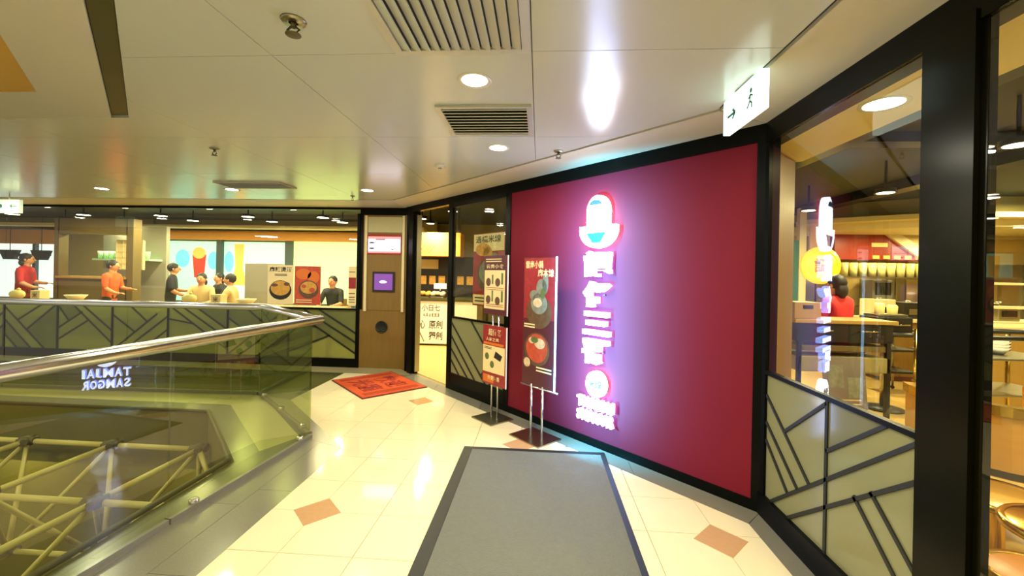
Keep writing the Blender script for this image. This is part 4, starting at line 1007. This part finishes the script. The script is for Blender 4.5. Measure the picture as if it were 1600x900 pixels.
m = MB(); m.box(5.3, 9.8, 8.95, 9.2, 0, 1.05); build('bench', m, 'brushed', t)
for k in range(9): m = MB(); m.bev(5.4 + k * .45, 5.82 + k * .45, 9.2, 9.28, 1.06, 1.62, .006); build('wall_panel', m, ('grey_plastic', 'brushed', 'shop_wall_tan')[k % 3], t)
t = thing('microwave', (6.95, 9.0, 1.06), 'white framed appliance with dark window on the kitchen pass', 'appliance')
m = MB(); m.bev(6.75, 7.15, 8.9, 9.18, 1.052, 1.6, .01); build('body', m, 'grey_plastic', t)
m = MB(); m.bev(6.8, 7.1, 8.885, 8.9, 1.3, 1.55, .004); build('door_glass', m, 'black_plastic', t)
# counter right
t = thing('service_counter', (6.6, 6.9, 0), 'wood fronted service counter with pale top at the right', 'counter')
m = MB(); m.box(5.4, 9.5, 6.95, 7.5, .06, .93); build('body', m, 'wood', t)
m = MB(); m.bev(5.35, 9.5, 6.9, 7.55, .93, .98, .006); build('counter_top', m, 'beam_cream', t)
m = MB(); m.box(5.4, 9.5, 6.94, 6.96, 0, .07); build('plinth', m, 'poster_dark', t)
for k, (x, c_, h, lb) in enumerate(((5.55, 'paper_cream', .3, 'cream coffee machine on the service counter, left end'), (6.0, 'black_plastic', .26, 'black coffee machine on the service counter'), (6.5, 'grey_plastic', .34, 'grey appliance on the service counter, right of the black one'), (7.4, 'brushed', .28, 'steel container on the service counter near the edge of view'))):
    t = thing('counter_appliance', (x, 7.2, .98), lb, 'appliance'); m = MB(); m.bev(x - .16, x + .16, 7.05, 7.38, .98, .98 + h, .012); build('body', m, c_, t)
    m = MB(); m.bev(x - .1, x + .1, 7.03, 7.05, 1.05, .98 + h * .6, .004); build('panel', m, 'black_plastic' if c_ != 'black_plastic' else 'brushed', t)
    m = MB(); m.lathe([(.05, .98 + h), (.05, 1.0 + h), (.001, 1.01 + h)], (x, 7.2, 0), 12); build('lid', m, 'brushed', t)
# yellow round sign
t = thing('round_sign', (5.15, 7.9, 1.84), 'round glowing yellow sign behind the glass', 'sign')
YM = Matrix.Rotation(R(90), 4, 'X')
m = MB(); m.lathe([(.0005, 0), (.34, 0), (.34, .06), (.0005, .06)], (5.12, 7.98, 1.84), 32, YM); build('disc', m, 'sign_yellow', t)
m = MB(); m.lathe([(.3, .062), (.3, .066), (.26, .066), (.26, .062)], (5.12, 7.98, 1.84), 32, YM); build('ring', m, 'sign_yellow', t)
m = MB(); put_text(m, F((5.12, 7.91, 1.84), (1, 0, 0), (0, 0, 1)), '譚', -.13, .13, -.13, .13, 0, .003, .02); build('lettering', m, 'food_gold', t)
m = MB(); m.box(4.95, 5.3, 7.98, 8.01, 1.6, 2.6); build('backing', m, 'shop_wall_tan', t)
t = thing('teal_panel', (4.72, 7.9, 0), 'narrow teal door panel with cream post left of the yellow sign', 'panel')
m = MB(); m.bev(4.55, 4.78, 8.02, 8.06, 0, 2.3, .004); build('door_leaf', m, 'teal', t)
m = MB(); m.bev(4.78, 4.9, 8.0, 8.1, 0, 2.9, .004); build('post', m, 'beam_cream', t)
# red shirted person and the black station
person((3.72, 5.4, 0), 20, 'person in a red shirt with dark hair behind the black station', 'shirt_red', s=.95, hairlen=.9)
t = thing('service_station', (3.3, 4.85, 0), 'black service station with wooden top before the red shirted person', 'station')
m = MB(); m.bev(2.75, 3.8, 4.65, 5.1, 1.1, 1.14, .006); build('top_board', m, 'wood_warm', t)
m = MB(); m.bev(2.78, 3.77, 4.68, 5.07, .9, 1.1, .006); build('drawer_case', m, 'black_plastic', t)
for x in (3.05, 3.5):
    m = MB(); m.tube([(x - .09, 4.67, 1.02), (x - .07, 4.63, 1.03), (x + .07, 4.63, 1.03), (x + .09, 4.67, 1.02)], .009, 8); build('handle', m, 'chrome', t)
m = MB(); m.bev(2.8, 3.75, 4.68, 5.07, .58, .74, .008); build('lower_shelf', m, 'shop_wall', t)
m = MB(); m.bev(2.8, 3.75, 4.7, 5.07, .8, .86, .004); build('middle_shelf', m, 'wood_dark', t)
for x in (2.82, 3.73):
    for y in (4.7, 5.05): m = MB(); m.bev(x - .02, x + .02, y - .02, y + .02, 0, .92, .003); build('leg', m, 'black_plastic', t)
t = thing('wooden_crate', (2.9, 4.85, 1.14), 'small wooden crate with a handle slot on the station', 'crate')
m = MB(); m.bev(2.78, 3.06, 4.72, 4.98, 1.14, 1.32, .006); build('body', m, 'wood_warm', t)
m = MB(); m.bev(2.87, 2.97, 4.71, 4.722, 1.25, 1.29, .003); build('handle_slot', m, 'poster_black', t)
t = thing('info_board', (3.05, 4.2, 0), 'grey printed board leaning before the service station', 'board')
IB = F((2.85, 4.28, .0), (1, .05, 0), (0, .12, 1))
m = MB(); m.bev(0, .42, .25, .8, -.012, 0, .003, IB.M()); bb = build('board', m, 'stand_grey', t)
art(bb, IB, [('printed_block', 'food_grey', [rect(.05, .2, .5, .72), rect(.24, .38, .4, .6)]), ('printed_line', 'food_pale', lines(.05, .36, (.3, .34, .38), .012))])
m = MB(); m.tube([IB.p(.06, .3, -.012), IB.p(.06, 0, .02)], .01, 8); m.tube([IB.p(.36, .3, -.012), IB.p(.36, 0, .02)], .01, 8); m.tube([IB.p(.2, .7, -.014), (3.06, 4.6, .0)], .01, 8); build('leg', m, 'black_plastic', t)
t = thing('pedestal_table', (4.25, 5.4, 0), 'black topped pedestal table right of the red shirted person', 'table')
m = MB(); m.lathe([(.0005, .92), (.3, .92), (.3, .96), (.0005, .96)], (4.25, 5.4, 0), 28); build('tabletop', m, 'black_plastic', t)
m = MB(); m.tube([(4.25, 5.4, .02), (4.25, 5.4, .92)], .04, 14); build('pedestal', m, 'brushed', t)
m = MB(); m.lathe([(.0005, 0), (.2, 0), (.2, .02), (.05, .04), (.0005, .04)], (4.25, 5.4, 0), 24); build('base', m, 'black_plastic', t)
t = thing('black_machine', (4.25, 5.4, .96), 'black dispenser with trays on the pedestal table', 'appliance')
m = MB(); m.bev(4.05, 4.45, 5.25, 5.55, .96, 1.14, .012); build('body', m, 'black_plastic', t)
m = MB(); m.bev(4.08, 4.42, 5.28, 5.52, 1.14, 1.17, .008); build('tray', m, 'brushed', t)
m = MB(); m.lathe([(.05, 1.17), (.055, 1.28), (.04, 1.3), (.001, 1.3)], (4.18, 5.4, 0), 14); m.lathe([(.05, 1.17), (.055, 1.26), (.04, 1.28), (.001, 1.28)], (4.33, 5.4, 0), 14); build('canister', m, 'cup_cream', t)
m = MB(); m.tube([(4.1, 5.24, 1.05), (4.25, 5.2, 1.05), (4.4, 5.24, 1.05)], .012, 8); build('handle', m, 'chrome', t)
t = thing('side_cart', (5.0, 6.2, 0), 'dark trolley between the pedestal table and the wooden counter', 'trolley')
for z_ in (.3, .6, .88): m = MB(); m.bev(4.75, 5.2, 6.05, 6.45, z_, z_ + .03, .004); build('shelf', m, 'black_plastic', t)
for x in (4.77, 5.18):
    for y in (6.07, 6.43): m = MB(); m.tube([(x, y, .03), (x, y, .92)], .014, 8); build('post', m, 'brushed', t)
for x in (4.77, 5.18):
    for y in (6.07, 6.43): m = MB(); m.ball((x, y, .03), .03, 1); build('castor', m, 'black_plastic', t)
# ---- right pane: wall shelves, cart, tub chair, round stools
m = MB(); m.box(9.6, 9.7, -3, 6.9, 0, 3); build('wall_shop_right', m, 'shop_wall_tan', kind='structure')
def make_stool(loc, label, r=.2, h=.45, top='seat_orange'):
    t = thing('round_stool', loc, label, 'stool', 'round stools behind the right glass'); x, y = loc[0], loc[1]
    m = MB(); m.lathe([(.0005, h), (r - .03, h), (r - .02, h - .006)], (x, y, 0), 32); m.lathe([(r - .02, h - .02), (.0005, h - .02)], (x, y, 0), 32); build('seat', m, top, t)
    m = MB(); m.lathe([(r - .03, h + .001), (r - .012, h + .006), (r, h - .008), (r - .004, h - .03), (r - .03, h - .032)], (x, y, 0), 36); build('rim', m, 'brass', t)
    m = MB(); m.lathe([(.03, h - .02), (.03, .03)], (x, y, 0), 16); build('pedestal', m, 'brass', t)
    m = MB(); m.lathe([(r * .85, 0), (r * .85, .012), (.05, .035), (.03, .04)], (x, y, 0), 28); build('base', m, 'brass', t)
make_stool((1.98, 1.72, 0), 'nearest round stool with an orange seat and brass rim', .2, .42)
make_stool((2.42, 1.98, 0), 'round stool with wide bright brass rim behind the nearest one', .27, .46, 'brass')
make_stool((2.5, 2.42, 0), 'round brass rimmed stool beneath the wooden tub chair', .24, .42, 'tub_wood')
t = thing('tub_chair', (3.05, 2.75, 0), 'curved wooden tub chair with brass top rail behind the right glass', 'chair')
def arc(r, a0, a1, n=18): return [(3.05 + r * math.cos(R(a0 + (a1 - a0) * k / n)), 2.95 + r * math.sin(R(a0 + (a1 - a0) * k / n))) for k in range(n + 1)]
m = MB(); m.prism(arc(.46, 150, 390) + arc(.42, 390, 150), .46, .78); build('curved_back', m, 'tub_wood', t)
m = MB(); m.prism(arc(.475, 150, 390) + arc(.41, 390, 150), .78, .84); build('top_rail', m, 'brass', t)
m = MB(); m.prism(arc(.465, 150, 390) + arc(.42, 390, 150), .42, .46); build('bottom_rail', m, 'black_plastic', t)
m = MB(); m.lathe([(.0005, .44), (.41, .44), (.41, .4), (.0005, .4)], (3.05, 2.95, 0), 28); build('seat', m, 'seat_orange', t)
for a in (200, 260, 320, 60): m = MB(); m.tube([(3.05 + .38 * math.cos(R(a)), 2.95 + .38 * math.sin(R(a)), 0), (3.05 + .4 * math.cos(R(a)), 2.95 + .4 * math.sin(R(a)), .42)], .018, 8); build('leg', m, 'black_plastic', t)
t = thing('tray_cart', (4.0, 3.9, 0), 'steel tray cart with black handle behind the tub chair', 'trolley')
for z_ in (.3, .62, .92): m = MB(); m.bev(3.55, 4.4, 3.7, 4.2, z_, z_ + .02, .004); build('tray', m, 'brushed', t)
for x in (3.57, 4.38):
    for y in (3.72, 4.18): m = MB(); m.tube([(x, y, .02), (x, y, 1.12)], .016, 8); build('post', m, 'brass', t)
m = MB(); m.tube([(3.57, 3.72, 1.12), (3.62, 3.66, 1.17), (4.33, 3.66, 1.17), (4.38, 3.72, 1.12), (4.33, 3.78, 1.1), (3.62, 3.78, 1.1), (3.57, 3.72, 1.12)], .022, 8); build('handle', m, 'black_plastic', t)
for x, lb in ((3.75, 'stack of pale bowls on the tray cart, left'), (4.05, 'stack of pale bowls on the tray cart, right')):
    t = thing('bowl_stack', (x, 3.95, .941), lb, 'bowls')
    for k in range(4): m = MB(); m.lathe([(.0005, .941 + k * .025), (.04, .94 + k * .025), (.08, 1.0 + k * .025), (.074, 1.0 + k * .025), (.0005, .95 + k * .025)], (x, 3.95, 0), 16); build('bowl', m, 'paper_white', t)
t = thing('wall_shelf', (7.0, 5.7, 0), 'back bar with pale shelves and dishes seen through the right pane', 'shelf')
m = MB(); m.bev(5.2, 8.2, 5.4, 5.8, 0, 1.0, .006); build('cabinet', m, 'wood_warm', t)
m = MB(); m.bev(5.15, 8.25, 5.35, 5.85, 1.0, 1.05, .006); build('counter_top', m, 'beam_cream', t)
for z_ in (1.25, 1.55): m = MB(); m.bev(5.2, 8.2, 5.6, 5.8, z_, z_ + .03, .004); build('shelf', m, 'beam_cream', t)
for x in (5.25, 6.7, 8.15): m = MB(); m.box(x - .02, x + .02, 5.74, 5.8, 1.05, 1.9); build('post', m, 'brushed', t)
